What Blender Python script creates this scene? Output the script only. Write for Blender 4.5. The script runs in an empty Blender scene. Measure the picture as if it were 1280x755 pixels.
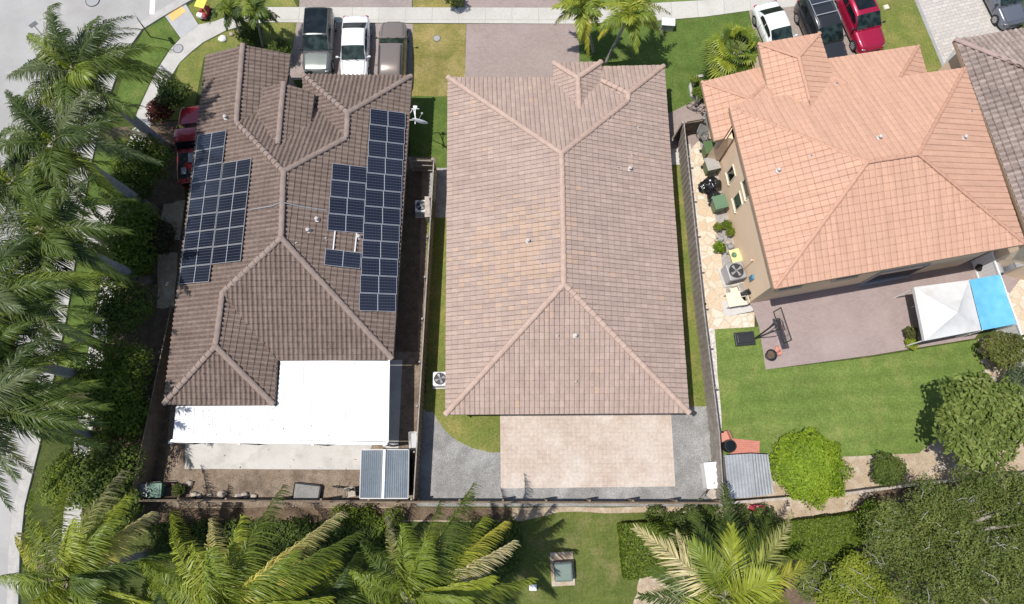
import bpy, bmesh, math, random
import numpy as np
from mathutils import Vector, Matrix, noise as mnoise
from mathutils.geometry import tessellate_polygon
random.seed(7); rng = np.random.default_rng(7)
R = math.radians
scene = bpy.context.scene
C = scene.collection
# ------------------------------------------------------------------ camera: a drone 39 m up, tilted 14 degrees from straight down
H = 39.0; TILT = R(14); F = 853.3
cam = bpy.data.cameras.new('drone_camera'); cam.lens = 24; cam.sensor_width = 36; cam.clip_end = 1000
co = bpy.data.objects.new('drone_camera', cam); C.objects.link(co)
co.location = (0, 0, H); co.rotation_euler = (TILT, 0, 0); scene.camera = co

def ray(px, py):
    xc = (px-640)/F; yc = (377.5-py)/F
    return Vector((xc, yc*math.cos(TILT)+math.sin(TILT), yc*math.sin(TILT)-math.cos(TILT)))
def at(px, py, z=0.0):
    d = ray(px, py); t = (z-H)/d.z
    return Vector((0, 0, H)) + d*t
# ------------------------------------------------------------------ light
SUN_EL = 70.0
SHADOW = Vector((1, 0.16, 0)).normalized()          # where shadows fall
w = bpy.data.worlds.new('World'); scene.world = w; w.use_nodes = True
nt = w.node_tree; bg = nt.nodes['Background']
sky = nt.nodes.new('ShaderNodeTexSky'); sky.sky_type = 'NISHITA'; sky.sun_disc = False
sky.sun_elevation = R(SUN_EL); 
az = math.atan2(-SHADOW.x, -SHADOW.y)
sky.sun_rotation = az
nt.links.new(sky.outputs[0], bg.inputs[0]); bg.inputs[1].default_value = 0.115
sl = bpy.data.lights.new('sun', 'SUN'); sl.energy = 4.2; sl.angle = R(0.5); sl.color = (1, 0.955, 0.89)
so = bpy.data.objects.new('sun', sl); C.objects.link(so)
dirv = Vector((SHADOW.x*math.cos(R(SUN_EL)), SHADOW.y*math.cos(R(SUN_EL)), -math.sin(R(SUN_EL))))
so.rotation_euler = dirv.to_track_quat('-Z', 'Y').to_euler(); so.location = (-20, -3, 80)
vs = scene.view_settings; vs.view_transform = 'Standard'; vs.look = 'None'; vs.gamma = 1; vs.use_curve_mapping = False; vs.exposure = 0.1

# ------------------------------------------------------------------ materials
def newmat(name):
    m = bpy.data.materials.new(name); m.use_nodes = True
    n = m.node_tree; b = n.nodes['Principled BSDF']
    return m, n, b
def nd(n, t, **k):
    x = n.nodes.new(t)
    for a, v in k.items(): setattr(x, a, v)
    return x
def mixc(n, fac, a, b, blend='MIX'):
    x = n.nodes.new('ShaderNodeMix'); x.data_type = 'RGBA'; x.blend_type = blend
    for s, v in ((0, fac), (6, a), (7, b)):
        if isinstance(v, (int, float)): x.inputs[s].default_value = v
        elif isinstance(v, (tuple, list)): x.inputs[s].default_value = (*v[:3], 1)
        else: n.links.new(v, x.inputs[s])
    return x.outputs[2]
def ramp(n, src, a, b):
    x = n.nodes.new('ShaderNodeMapRange'); n.links.new(src, x.inputs[0])
    x.inputs[1].default_value = a; x.inputs[2].default_value = b
    return x.outputs[0]
def noise(n, co, scale, detail=4, rough=.6):
    x = n.nodes.new('ShaderNodeTexNoise'); x.inputs['Scale'].default_value = scale
    x.inputs['Detail'].default_value = detail; x.inputs['Roughness'].default_value = rough
    if co is not None: n.links.new(co, x.inputs['Vector'])
    return x.outputs[0]
def bump(n, b, h, strength, dist=.02):
    x = n.nodes.new('ShaderNodeBump'); x.inputs['Strength'].default_value = strength; x.inputs['Distance'].default_value = dist
    n.links.new(h, x.inputs['Height']); n.links.new(x.outputs[0], b.inputs['Normal'])
def worldco(n):
    g = n.nodes.new('ShaderNodeNewGeometry'); return g.outputs['Position']
def pmat(name, c1, c2=None, scale=1.5, rough=.85, fine=30, fvar=.25, bstr=.3, metallic=0, spec=.3, lo=.38, hi=.62, c3=None, s3=.4):
    m, n, b = newmat(name); p = worldco(n)
    c2 = c2 or tuple(x*.8 for x in c1)
    col = mixc(n, ramp(n, noise(n, p, scale), lo, hi), c1, c2)
    if c3: col = mixc(n, ramp(n, noise(n, p, s3, 5), .5, .68), col, c3)
    f = noise(n, p, fine, 3, .7)
    k = 1-fvar
    g = mixc(n, ramp(n, f, .3, .7), (k, k, k), (1+fvar*.6,)*3)
    col = mixc(n, 1.0, col, g, 'MULTIPLY')
    n.links.new(col, b.inputs['Base Color'])
    b.inputs['Roughness'].default_value = rough; b.inputs['Metallic'].default_value = metallic; b.inputs['Specular IOR Level'].default_value = spec
    if bstr: bump(n, b, f, bstr)
    return m
def flat(name, c, rough=.5, metallic=0, spec=.5, coat=0, var=.06):
    m, n, b = newmat(name)
    if var:
        p = worldco(n); f = noise(n, p, 9, 4)
        col = mixc(n, ramp(n, f, .3, .7), tuple(x*(1-var) for x in c), tuple(min(1, x*(1+var)) for x in c))
        n.links.new(col, b.inputs['Base Color'])
    else: b.inputs['Base Color'].default_value = (*c, 1)
    b.inputs['Roughness'].default_value = rough; b.inputs['Metallic'].default_value = metallic
    b.inputs['Specular IOR Level'].default_value = spec; b.inputs['Coat Weight'].default_value = coat; b.inputs['Coat Roughness'].default_value = .05
    return m
def brickmat(name, c1, c2, mortar, bw, bh, ms=.006, rot=0, stain=None, rough=.85, off=.5, stain_amt=(.45, .75), var2=.12):
    m, n, b = newmat(name); p = worldco(n)
    mp = nd(n, 'ShaderNodeMapping'); mp.inputs['Rotation'].default_value = (0, 0, rot); n.links.new(p, mp.inputs[0])
    t = nd(n, 'ShaderNodeTexBrick', offset=off); n.links.new(mp.outputs[0], t.inputs['Vector'])
    t.inputs['Color1'].default_value = (*c1, 1); t.inputs['Color2'].default_value = (*c2, 1); t.inputs['Mortar'].default_value = (*mortar, 1)
    t.inputs['Scale'].default_value = 1; t.inputs['Brick Width'].default_value = bw; t.inputs['Row Height'].default_value = bh
    t.inputs['Mortar Size'].default_value = ms; t.inputs['Mortar Smooth'].default_value = .2; t.inputs['Bias'].default_value = 0
    col = t.outputs[0]
    if stain: col = mixc(n, ramp(n, noise(n, p, .45, 6, .65), *stain_amt), col, stain)
    g = mixc(n, ramp(n, noise(n, p, 6, 4, .7), .3, .7), (1-var2,)*3, (1+var2*.7,)*3)
    col = mixc(n, 1.0, col, g, 'MULTIPLY')
    n.links.new(col, b.inputs['Base Color']); b.inputs['Roughness'].default_value = rough; b.inputs['Specular IOR Level'].default_value = .25
    inv = nd(n, 'ShaderNodeMath', operation='SUBTRACT'); inv.inputs[0].default_value = 1; n.links.new(t.outputs[1], inv.inputs[1])
    bump(n, b, inv.outputs[0], .4, .01)
    return m
def tilemat(name, cols, stain, stain_r=(.5, .8), var=.14, rough=.75, patch=None, patch_at=(0, 0, 0), joint=(.86, .99), jk=.6, lap=.12, lk=.62):
    """roof tile colour: every tile (one UV cell) draws its own shade; broad weather stains; cols from darkest to palest"""
    m, n, b = newmat(name); p = worldco(n)
    uv = nd(n, 'ShaderNodeUVMap'); uv.uv_map = 'UVMap'
    fl = nd(n, 'ShaderNodeVectorMath', operation='FLOOR'); n.links.new(uv.outputs[0], fl.inputs[0])
    wn = nd(n, 'ShaderNodeTexWhiteNoise', noise_dimensions='2D'); n.links.new(fl.outputs[0], wn.inputs['Vector'])
    cr = nd(n, 'ShaderNodeValToRGB'); n.links.new(wn.outputs[0], cr.inputs[0])
    e = cr.color_ramp.elements
    e[0].color = (*cols[0], 1); e[1].color = (*cols[-1], 1)
    for i, c in enumerate(cols[1:-1]):
        x = e.new((i+1)/(len(cols)-1)); x.color = (*c, 1)
    col = cr.outputs[0]
    col = mixc(n, ramp(n, noise(n, p, .5, 6, .7), *stain_r), col, stain)
    if patch:                                                         # replaced tiles of a tanner batch, scattered round one spot of the roof
        ds = nd(n, 'ShaderNodeVectorMath', operation='DISTANCE'); n.links.new(p, ds.inputs[0]); ds.inputs[1].default_value = tuple(patch_at)
        w2 = nd(n, 'ShaderNodeTexWhiteNoise', noise_dimensions='2D'); sc_ = nd(n, 'ShaderNodeVectorMath', operation='ADD'); sc_.inputs[1].default_value = (17.3, 5.1, 0); n.links.new(fl.outputs[0], sc_.inputs[0]); n.links.new(sc_.outputs[0], w2.inputs['Vector'])
        th = nd(n, 'ShaderNodeMapRange'); n.links.new(ds.outputs['Value'], th.inputs[0]); th.inputs[1].default_value = .5; th.inputs[2].default_value = 4.2; th.inputs[3].default_value = .8; th.inputs[4].default_value = .012
        lt = nd(n, 'ShaderNodeMath', operation='LESS_THAN'); n.links.new(w2.outputs[0], lt.inputs[0]); n.links.new(th.outputs[0], lt.inputs[1])
        col = mixc(n, lt.outputs[0], col, mixc(n, .45, col, patch))
    g = mixc(n, ramp(n, noise(n, p, 11, 4, .75), .3, .7), (1-var,)*3, (1+var*.7,)*3)
    col = mixc(n, 1.0, col, g, 'MULTIPLY')
    # long weather streaks running down the slope
    mu = nd(n, 'ShaderNodeVectorMath', operation='MULTIPLY'); n.links.new(uv.outputs[0], mu.inputs[0]); mu.inputs[1].default_value = (.55, .07, 1)
    col = mixc(n, 1.0, col, mixc(n, ramp(n, noise(n, mu.outputs[0], 1.6, 5, .7), .32, .68), (.84,)*3, (1.07,)*3), 'MULTIPLY')
    # groove shade painted in with grime: darker side joint and lap under the next course
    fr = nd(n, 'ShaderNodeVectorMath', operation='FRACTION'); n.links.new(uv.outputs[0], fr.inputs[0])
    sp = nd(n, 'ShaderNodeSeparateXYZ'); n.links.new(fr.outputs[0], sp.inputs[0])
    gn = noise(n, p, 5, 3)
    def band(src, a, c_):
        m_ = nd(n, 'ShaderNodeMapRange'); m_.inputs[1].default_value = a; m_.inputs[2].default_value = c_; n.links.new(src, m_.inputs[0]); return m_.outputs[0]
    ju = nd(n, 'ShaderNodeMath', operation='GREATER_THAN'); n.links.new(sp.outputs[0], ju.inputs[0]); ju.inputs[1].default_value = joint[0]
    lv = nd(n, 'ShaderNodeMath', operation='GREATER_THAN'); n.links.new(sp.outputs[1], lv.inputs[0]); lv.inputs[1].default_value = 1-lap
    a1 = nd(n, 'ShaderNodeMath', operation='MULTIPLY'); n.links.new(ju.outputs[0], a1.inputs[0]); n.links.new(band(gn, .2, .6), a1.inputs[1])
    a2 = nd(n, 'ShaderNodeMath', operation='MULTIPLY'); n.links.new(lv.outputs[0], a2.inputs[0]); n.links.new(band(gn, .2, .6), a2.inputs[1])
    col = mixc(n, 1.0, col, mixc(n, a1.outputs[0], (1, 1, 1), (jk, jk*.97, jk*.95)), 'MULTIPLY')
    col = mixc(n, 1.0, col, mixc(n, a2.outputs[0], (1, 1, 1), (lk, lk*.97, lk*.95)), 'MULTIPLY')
    n.links.new(col, b.inputs['Base Color']); b.inputs['Roughness'].default_value = rough; b.inputs['Specular IOR Level'].default_value = .3
    bump(n, b, noise(n, p, 40, 3), .25, .01)
    return m
def grassmat(name, a, b_, dry, dryr=(.5, .75), mow=None, fine=55):
    m, n, b = newmat(name); p = worldco(n)
    col = mixc(n, ramp(n, noise(n, p, 1.1, 5, .7), .35, .65), a, b_)
    col = mixc(n, ramp(n, noise(n, p, .7, 6, .7), *dryr), col, dry)
    f1 = noise(n, p, 9, 5, .75); f2 = noise(n, p, fine, 2, .6)
    col = mixc(n, 1.0, col, mixc(n, ramp(n, f1, .3, .7), (.62,)*3, (1.3,)*3), 'MULTIPLY')
    col = mixc(n, 1.0, col, mixc(n, ramp(n, f2, .3, .7), (.7,)*3, (1.25,)*3), 'MULTIPLY')
    if mow:
        mp = nd(n, 'ShaderNodeMapping'); mp.inputs['Rotation'].default_value = (0, 0, mow); n.links.new(p, mp.inputs[0])
        wv = nd(n, 'ShaderNodeTexWave'); wv.inputs['Scale'].default_value = .35; wv.inputs['Distortion'].default_value = 3; wv.inputs['Detail'].default_value = 3; n.links.new(mp.outputs[0], wv.inputs[0])
        col = mixc(n, 1.0, col, mixc(n, wv.outputs[1], (.94,)*3, (1.05,)*3), 'MULTIPLY')
    col = mixc(n, 1.0, col, mixc(n, ramp(n, noise(n, p, .28, 4, .6), .35, .65), (.84, .86, .84), (1.14, 1.1, 1.1)), 'MULTIPLY')
    n.links.new(col, b.inputs['Base Color']); b.inputs['Roughness'].default_value = .9; b.inputs['Specular IOR Level'].default_value = .15
    bump(n, b, f2, .6, .04)
    return m
def leafmat(name, rough=.42, transl=.28, spec=.45):
    m, n, b = newmat(name)
    a = nd(n, 'ShaderNodeAttribute'); a.attribute_name = 'tint'
    n.links.new(a.outputs[0], b.inputs['Base Color']); b.inputs['Roughness'].default_value = rough; b.inputs['Specular IOR Level'].default_value = spec
    tr = nd(n, 'ShaderNodeBsdfTranslucent')
    hs = mixc(n, 1.0, a.outputs[0], (1.2, 1.35, .55), 'MULTIPLY'); n.links.new(hs, tr.inputs[0])
    mx = nd(n, 'ShaderNodeMixShader'); mx.inputs[0].default_value = transl
    n.links.new(b.outputs[0], mx.inputs[1]); n.links.new(tr.outputs[0], mx.inputs[2])
    n.links.new(mx.outputs[0], n.nodes['Material Output'].inputs[0])
    return m
def fencemat(name, c1, c2, ang, width=.14, rough=.85):
    return pmat(name, c1, c2, scale=2.2, rough=rough, fine=18, fvar=.3, bstr=.25)

M = {}
M['ground'] = grassmat('ground_grass', (.085, .105, .03), (.06, .085, .022), (.16, .14, .06), (.55, .8))
M['lawn'] = grassmat('lawn_green', (.12, .18, .04), (.085, .138, .03), (.20, .22, .065), (.52, .8))
M['lawn_mow'] = grassmat('lawn_mown', (.175, .245, .06), (.135, .205, .046), (.24, .275, .085), (.5, .74), mow=R(85))
M['lawn_dry'] = grassmat('lawn_dry', (.30, .25, .085), (.20, .20, .055), (.36, .29, .12), (.45, .65))
M['lawn_side'] = grassmat('lawn_side', (.20, .23, .055), (.15, .19, .045), (.29, .26, .09), (.45, .7))
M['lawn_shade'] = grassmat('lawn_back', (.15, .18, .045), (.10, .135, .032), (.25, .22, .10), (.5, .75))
M['road'] = pmat('road_concrete', (.42, .41, .395), (.36, .352, .34), scale=.35, fine=25, fvar=.12, bstr=.15, c3=(.33, .32, .31), s3=.2)
M['kerb'] = pmat('kerb_concrete', (.47, .455, .43), (.40, .385, .365), scale=2, fvar=.12)
M['sidewalk'] = brickmat('sidewalk_concrete', (.56, .54, .49), (.50, .48, .44), (.36, .34, .30), 1.75, 3.2, .018, stain=(.44, .42, .38), off=0, var2=.08)
M['sidewalk_curve'] = pmat('sidewalk_curve_concrete', (.51, .495, .465), (.45, .435, .405), scale=1.2, fvar=.12, bstr=.1)
M['ramp'] = pmat('ramp_concrete', (.44, .44, .44), (.40, .40, .40), fvar=.1)
M['tactile'] = pmat('tactile_yellow', (.72, .50, .18), (.66, .45, .16), fine=14, fvar=.12)
M['paint_white'] = flat('road_paint', (.8, .8, .78), .7)
M['drive_left'] = brickmat('driveway_pavers', (.37, .31, .285), (.32, .265, .245), (.25, .21, .195), .22, .11, .006, stain=(.27, .225, .21))
M['drive_mid'] = brickmat('driveway_taupe_pavers', (.345, .275, .25), (.305, .245, .222), (.24, .19, .175), .22, .11, .005, stain=(.36, .29, .27))
M['drive_right'] = brickmat('driveway_tan_pavers', (.36, .30, .265), (.31, .255, .225), (.25, .2, .18), .22, .11, .005, rot=R(-13), stain=(.30, .25, .22))
M['drive_far'] = brickmat('driveway_pale_pavers', (.56, .52, .48), (.47, .435, .40), (.33, .30, .28), .45, .24, .014, rot=R(-15), stain=(.47, .44, .41), var2=.1)
M['patio'] = brickmat('patio_pavers', (.54, .445, .375), (.485, .395, .33), (.41, .33, .28), .24, .24, .008, stain=(.60, .535, .475), off=0, stain_amt=(.42, .66), var2=.14)
M['patio_right'] = brickmat('patio_rose_pavers', (.36, .285, .27), (.325, .255, .242), (.26, .205, .195), .22, .11, .007, rot=R(-11), stain=(.385, .31, .292), var2=.06)
M['slab'] = pmat('concrete_slab', (.58, .565, .54), (.52, .505, .48), scale=.8, fvar=.1, bstr=.08, c3=(.44, .425, .395), s3=.9)
M['gravel'] = pmat('gravel_grey', (.325, .318, .305), (.25, .245, .237), scale=1.2, fine=24, fvar=.55, bstr=.9, c3=(.40, .395, .385), s3=.5)
M['gravel2'] = pmat('gravel_pale', (.42, .40, .39), (.33, .31, .30), scale=2, fine=22, fvar=.5, bstr=.8)
M['dirt'] = pmat('dirt_brown', (.22, .165, .12), (.30, .235, .18), scale=1.8, fine=17, fvar=.5, bstr=.8, c3=(.15, .115, .085), s3=.8)
M['mulch'] = pmat('mulch_dark', (.13, .09, .06), (.19, .135, .09), scale=2.2, fine=18, fvar=.55, bstr=.9)
M['beige'] = pmat('bed_beige', (.48, .38, .27), (.40, .31, .22), scale=2, fine=16, fvar=.35, bstr=.6, c3=(.56, .49, .40), s3=1.5)
M['conc_dark'] = pmat('concrete_grey', (.36, .36, .355), (.31, .31, .305), scale=1.5, fvar=.12)
# flagstones: voronoi cells of cream and buff stone
def flagmat():
    m, n, b = newmat('flagstone_cream'); p = worldco(n)
    v = nd(n, 'ShaderNodeTexVoronoi'); v.inputs['Scale'].default_value = 1.9; n.links.new(p, v.inputs[0])
    sx = nd(n, 'ShaderNodeSeparateColor'); n.links.new(v.outputs['Color'], sx.inputs[0])
    col = mixc(n, sx.outputs[0], (.62, .47, .32), (.72, .64, .53))
    e = nd(n, 'ShaderNodeTexVoronoi', feature='DISTANCE_TO_EDGE'); e.inputs['Scale'].default_value = 1.9; n.links.new(p, e.inputs[0])
    col = mixc(n, ramp(n, e.outputs[0], .02, .07), (.55, .45, .33), col)
    col = mixc(n, 1.0, col, mixc(n, ramp(n, noise(n, p, 14, 4), .3, .7), (.8,)*3, (1.1,)*3), 'MULTIPLY')
    n.links.new(col, b.inputs['Base Color']); b.inputs['Roughness'].default_value = .85
    bump(n, b, ramp(n, e.outputs[0], .02, .08), .4, .015)
    return m
M['flag'] = flagmat()
M['pebble'] = pmat('pebbles_white', (.74, .70, .66), (.55, .48, .42), scale=5, fine=14, fvar=.35, bstr=.7)

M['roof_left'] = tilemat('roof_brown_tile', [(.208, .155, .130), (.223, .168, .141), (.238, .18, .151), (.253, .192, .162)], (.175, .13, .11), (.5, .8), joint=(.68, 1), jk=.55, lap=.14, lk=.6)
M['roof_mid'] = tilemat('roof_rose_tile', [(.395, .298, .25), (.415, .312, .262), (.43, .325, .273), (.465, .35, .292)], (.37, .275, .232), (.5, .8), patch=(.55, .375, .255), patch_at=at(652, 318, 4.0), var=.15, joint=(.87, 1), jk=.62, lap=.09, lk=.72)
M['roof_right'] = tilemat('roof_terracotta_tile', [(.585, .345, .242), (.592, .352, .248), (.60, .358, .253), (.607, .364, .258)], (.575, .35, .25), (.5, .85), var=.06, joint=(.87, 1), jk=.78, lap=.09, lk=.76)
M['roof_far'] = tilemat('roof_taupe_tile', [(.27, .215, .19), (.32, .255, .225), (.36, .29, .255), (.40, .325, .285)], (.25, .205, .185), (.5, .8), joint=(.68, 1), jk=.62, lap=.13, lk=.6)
M['cap_left'] = pmat('ridge_brown', (.32, .25, .215), (.265, .205, .178), scale=3, fvar=.2)
M['cap_mid'] = pmat('ridge_rose', (.52, .385, .315), (.455, .33, .268), scale=3, fvar=.15)
M['cap_right'] = pmat('ridge_terracotta', (.57, .335, .24), (.53, .305, .215), scale=3, fvar=.12)
M['cap_far'] = pmat('ridge_taupe', (.42, .31, .28), (.36, .27, .24), scale=3, fvar=.15)
M['fascia_dark'] = flat('fascia_brown', (.06, .045, .038), .6)
M['fascia_left'] = flat('fascia_taupe', (.18, .14, .12), .6)
M['fascia_right'] = flat('fascia_tan', (.40, .28, .19), .7)
M['stucco_left'] = pmat('stucco_taupe', (.36, .31, .26), (.33, .285, .24), fine=60, fvar=.1)
M['stucco_mid'] = pmat('stucco_cream', (.52, .45, .36), (.48, .41, .33), fine=60, fvar=.1)
M['stucco_right'] = pmat('stucco_tan', (.86, .665, .47), (.82, .63, .445), scale=.8, fine=60, fvar=.1)
M['white_metal'] = pmat('white_roof_sheet', (.74, .745, .76), (.70, .705, .715), scale=.7, rough=.5, fine=5, fvar=.04, bstr=0, c3=(.64, .635, .62), s3=1.1)
M['white_paint'] = flat('white_paint', (.80, .80, .80), .5, var=.03)
M['frame_alu'] = flat('aluminium_frame', (.46, .47, .49), .4, .5)
M['alu'] = flat('aluminium', (.5, .5, .52), .4, .7)
M['grey_metal'] = flat('grey_metal', (.34, .34, .35), .5, .2)
M['dark_metal'] = flat('dark_metal', (.04, .04, .042), .5)
M['black_plastic'] = flat('black_plastic', (.02, .022, .025), .45)
M['rubber'] = flat('rubber', (.018, .018, .018), .85)
def carglass(name, a, b_):
    m, n, b = newmat(name); tc = nd(n, 'ShaderNodeTexCoord'); f = noise(n, tc.outputs['Object'], 2.4, 2, .5)
    n.links.new(mixc(n, ramp(n, f, .42, .6), a, b_), b.inputs['Base Color']); b.inputs['Roughness'].default_value = .05; b.inputs['Specular IOR Level'].default_value = .45
    return m
M['glass'] = carglass('dark_glass', (.008, .011, .013), (.014, .02, .022))
M['glass_green'] = carglass('green_glass', (.008, .014, .014), (.03, .05, .045))
M['wood_fence'] = fencemat('weathered_fence_wood', (.20, .15, .105), (.27, .215, .155), 0)
M['wood_dark'] = fencemat('dark_fence_wood', (.16, .13, .10), (.21, .172, .135), 0)
M['fence_grey'] = fencemat('grey_fence_wood', (.30, .265, .23), (.39, .35, .31), 0)
M['trunk'] = pmat('palm_trunk_bark', (.40, .38, .355), (.31, .295, .275), scale=4, fine=22, fvar=.3, bstr=.5)
M['bark'] = pmat('branch_bark', (.36, .33, .29), (.25, .225, .2), scale=4, fine=22, fvar=.3)
M['shaft'] = pmat('palm_crownshaft', (.13, .16, .05), (.19, .18, .07), scale=3, fvar=.15)
M['leaf'] = leafmat('leaf', .5, .3, .25); M['frond'] = leafmat('palm_frond', .42, .25, .36)
M['bin_green'] = flat('bin_green_plastic', (.085, .15, .055), .5); M['bin_green2'] = flat('bin_mid_green_plastic', (.12, .21, .12), .5); M['bin_grey'] = flat('bin_grey_plastic', (.36, .345, .32), .55)
M['bin_teal'] = flat('bin_teal_plastic', (.05, .15, .11), .5)
M['bag'] = flat('black_bag_film', (.016, .017, .02), .22, spec=.7)
M['cloth_white'] = pmat('canopy_white_fabric', (.66, .66, .66), (.63, .63, .625), scale=2, fine=6, fvar=.04, bstr=.12, c3=(.58, .575, .56), s3=1.5)
M['tarp_blue'] = pmat('blue_tarpaulin', (.17, .50, .70), (.13, .44, .65), scale=1.5, rough=.5, fine=6, fvar=.1, bstr=.25)
M['pot_red'] = flat('pink_clay', (.55, .25, .19), .8); M['pot_brown'] = flat('brown_clay', (.16, .09, .06), .8)
M['mat_red'] = brickmat('salmon_mat', (.60, .24, .18), (.54, .21, .16), (.42, .18, .14), .2, .1, .01)
M['yellow'] = flat('yellow_plastic', (.82, .68, .10), .5); M['pale_yellow'] = flat('pale_yellow_table', (.66, .62, .30), .6)
M['red_plastic'] = flat('red_plastic', (.34, .03, .05), .45)
M['blue_plastic'] = flat('blue_plastic', (.10, .22, .32), .5)
M['cream'] = flat('cream_resin', (.70, .64, .50), .6)
M['stone'] = pmat('stone_pale', (.52, .46, .40), (.40, .35, .30), scale=4, fvar=.3)
M['cells'] = None

# ------------------------------------------------------------------ mesh collector
class MB:
    def __init__(s): s.v = []; s.f = []; s.uv = None; s.tint = None
    def add(s, vs, fs):
        o = len(s.v); s.v += [tuple(x) for x in vs]; s.f += [tuple(i+o for i in f) for f in fs]; return s
    def box(s, c, d, rz=0, axes=None):
        c = Vector(c)
        if axes is None: axes = (Vector((math.cos(rz), math.sin(rz), 0)), Vector((-math.sin(rz), math.cos(rz), 0)), Vector((0, 0, 1)))
        vs = [c+axes[0]*(x*d[0]/2)+axes[1]*(y*d[1]/2)+axes[2]*(z*d[2]/2) for z in (-1, 1) for y in (-1, 1) for x in (-1, 1)]
        return s.add(vs, [(0, 2, 3, 1), (4, 5, 7, 6), (0, 1, 5, 4), (2, 6, 7, 3), (0, 4, 6, 2), (1, 3, 7, 5)])
    def beam(s, a, b, wd, ht, up=Vector((0, 0, 1))):
        a = Vector(a); b = Vector(b); u = (b-a); L = u.length; u = u/L
        sd = u.cross(up)
        if sd.length < 1e-4: sd = u.cross(Vector((0, 1, 0)))
        sd.normalize(); n = sd.cross(u)
        return s.box((a+b)/2, (L, wd, ht), axes=(u, sd, n))
    def prism(s, poly, z0, z1):
        n = len(poly); vs = [(p[0], p[1], z0) for p in poly]+[(p[0], p[1], z1) for p in poly]
        fs = [tuple(range(n-1, -1, -1)), tuple(range(n, 2*n))]+[(i, (i+1) % n, n+(i+1) % n, n+i) for i in range(n)]
        return s.add(vs, fs)
    def tube(s, pts, rad, n=8, cap=True):
        pts = [Vector(p) for p in pts]; rads = rad if isinstance(rad, (list, tuple)) else [rad]*len(pts)
        o = len(s.v); ref = Vector((0, 0, 1))
        for i, p in enumerate(pts):
            d = (pts[min(i+1, len(pts)-1)]-pts[max(i-1, 0)]).normalized()
            a = d.cross(ref)
            if a.length < .05: a = d.cross(Vector((0, 1, 0)))
            a.normalize(); b = d.cross(a)
            for k in range(n):
                t = 2*math.pi*k/n; s.v.append(tuple(p+(a*math.cos(t)+b*math.sin(t))*rads[i]))
        for i in range(len(pts)-1):
            for k in range(n):
                s.f.append((o+i*n+k, o+i*n+(k+1) % n, o+(i+1)*n+(k+1) % n, o+(i+1)*n+k))
        if cap: s.f.append(tuple(o+k for k in range(n-1, -1, -1))); s.f.append(tuple(o+(len(pts)-1)*n+k for k in range(n)))
        return s
    def lathe(s, c, prof, n=20, closed=True):
        c = Vector(c); o = len(s.v)
        for r, z in prof:
            for k in range(n):
                t = 2*math.pi*k/n; s.v.append((c.x+r*math.cos(t), c.y+r*math.sin(t), c.z+z))
        for i in range(len(prof)-1):
            for k in range(n): s.f.append((o+i*n+k, o+i*n+(k+1) % n, o+(i+1)*n+(k+1) % n, o+(i+1)*n+k))
        if closed: s.f.append(tuple(o+k for k in range(n-1, -1, -1))); s.f.append(tuple(o+(len(prof)-1)*n+k for k in range(n)))
        return s
    def blob(s, c, r, n=10, amp=.2, seed=0, fz=1):
        c = Vector(c); o = len(s.v); rx, ry, rz_ = r if isinstance(r, (tuple, list)) else (r, r, r)
        for i in range(n+1):
            th = math.pi*i/n
            for k in range(2*n):
                ph = math.pi*k/n; d = Vector((math.sin(th)*math.cos(ph), math.sin(th)*math.sin(ph), math.cos(th)))
                q = 1+amp*mnoise.noise(d*1.7*fz+Vector((seed*3.1, seed, 0)))*1.6
                s.v.append((c.x+d.x*rx*q, c.y+d.y*ry*q, c.z+d.z*rz_*q))
        for i in range(n):
            for k in range(2*n): s.f.append((o+i*2*n+k, o+(i+1)*2*n+k, o+(i+1)*2*n+(k+1) % (2*n), o+i*2*n+(k+1) % (2*n)))
        return s
def frame_of(o):
    m = Matrix.Identity(4)
    while o is not None:
        m = (Matrix.Translation(o.location) @ o.rotation_euler.to_matrix().to_4x4()) @ m; o = o.parent
    return m
def obj(name, mb, mat, parent=None, smooth=False, world=True, bevel=0, tints=None, uvs=None):
    vs = mb.v
    if parent is not None and world:
        inv = frame_of(parent).inverted(); a = np.array(vs, dtype=float)
        a = a @ np.array(inv.to_3x3()).T + np.array(inv.translation); vs = a.tolist()
    me = bpy.data.meshes.new(name); me.from_pydata(vs, [], mb.f); me.validate()
    if smooth: me.polygons.foreach_set('use_smooth', [True]*len(me.polygons))
    if tints is not None:
        at_ = me.attributes.new('tint', 'FLOAT_COLOR', 'FACE'); t = np.ones((len(me.polygons), 4), dtype=np.float32); t[:, :3] = np.array(tints)[:len(me.polygons)]
        at_.data.foreach_set('color', t.ravel())
    if uvs is not None:
        l = me.uv_layers.new(name='UVMap'); l.data.foreach_set('uv', np.array(uvs, dtype=np.float32).ravel())
    me.materials.append(M[mat] if isinstance(mat, str) else mat)
    o = bpy.data.objects.new(name, me); C.objects.link(o)
    if parent is not None: o.parent = parent
    if bevel:
        b = o.modifiers.new('bevel', 'BEVEL'); b.width = bevel; b.segments = 2; b.limit_method = 'ANGLE'
    return o
def thing(name, label, cat, loc=(0, 0, 0), rz=0, group=None):
    o = bpy.data.objects.new(name, None); C.objects.link(o); o.empty_display_size = .3
    o.location = loc; o.rotation_euler = (0, 0, rz); o['label'] = label; o['category'] = cat
    if group: o['group'] = group
    return o
def tag(o, label, cat, group=None):
    o['label'] = label; o['category'] = cat
    if group: o['group'] = group
    return o
def struct(o): o['kind'] = 'structure'; return o
LAYER = [0]
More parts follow.
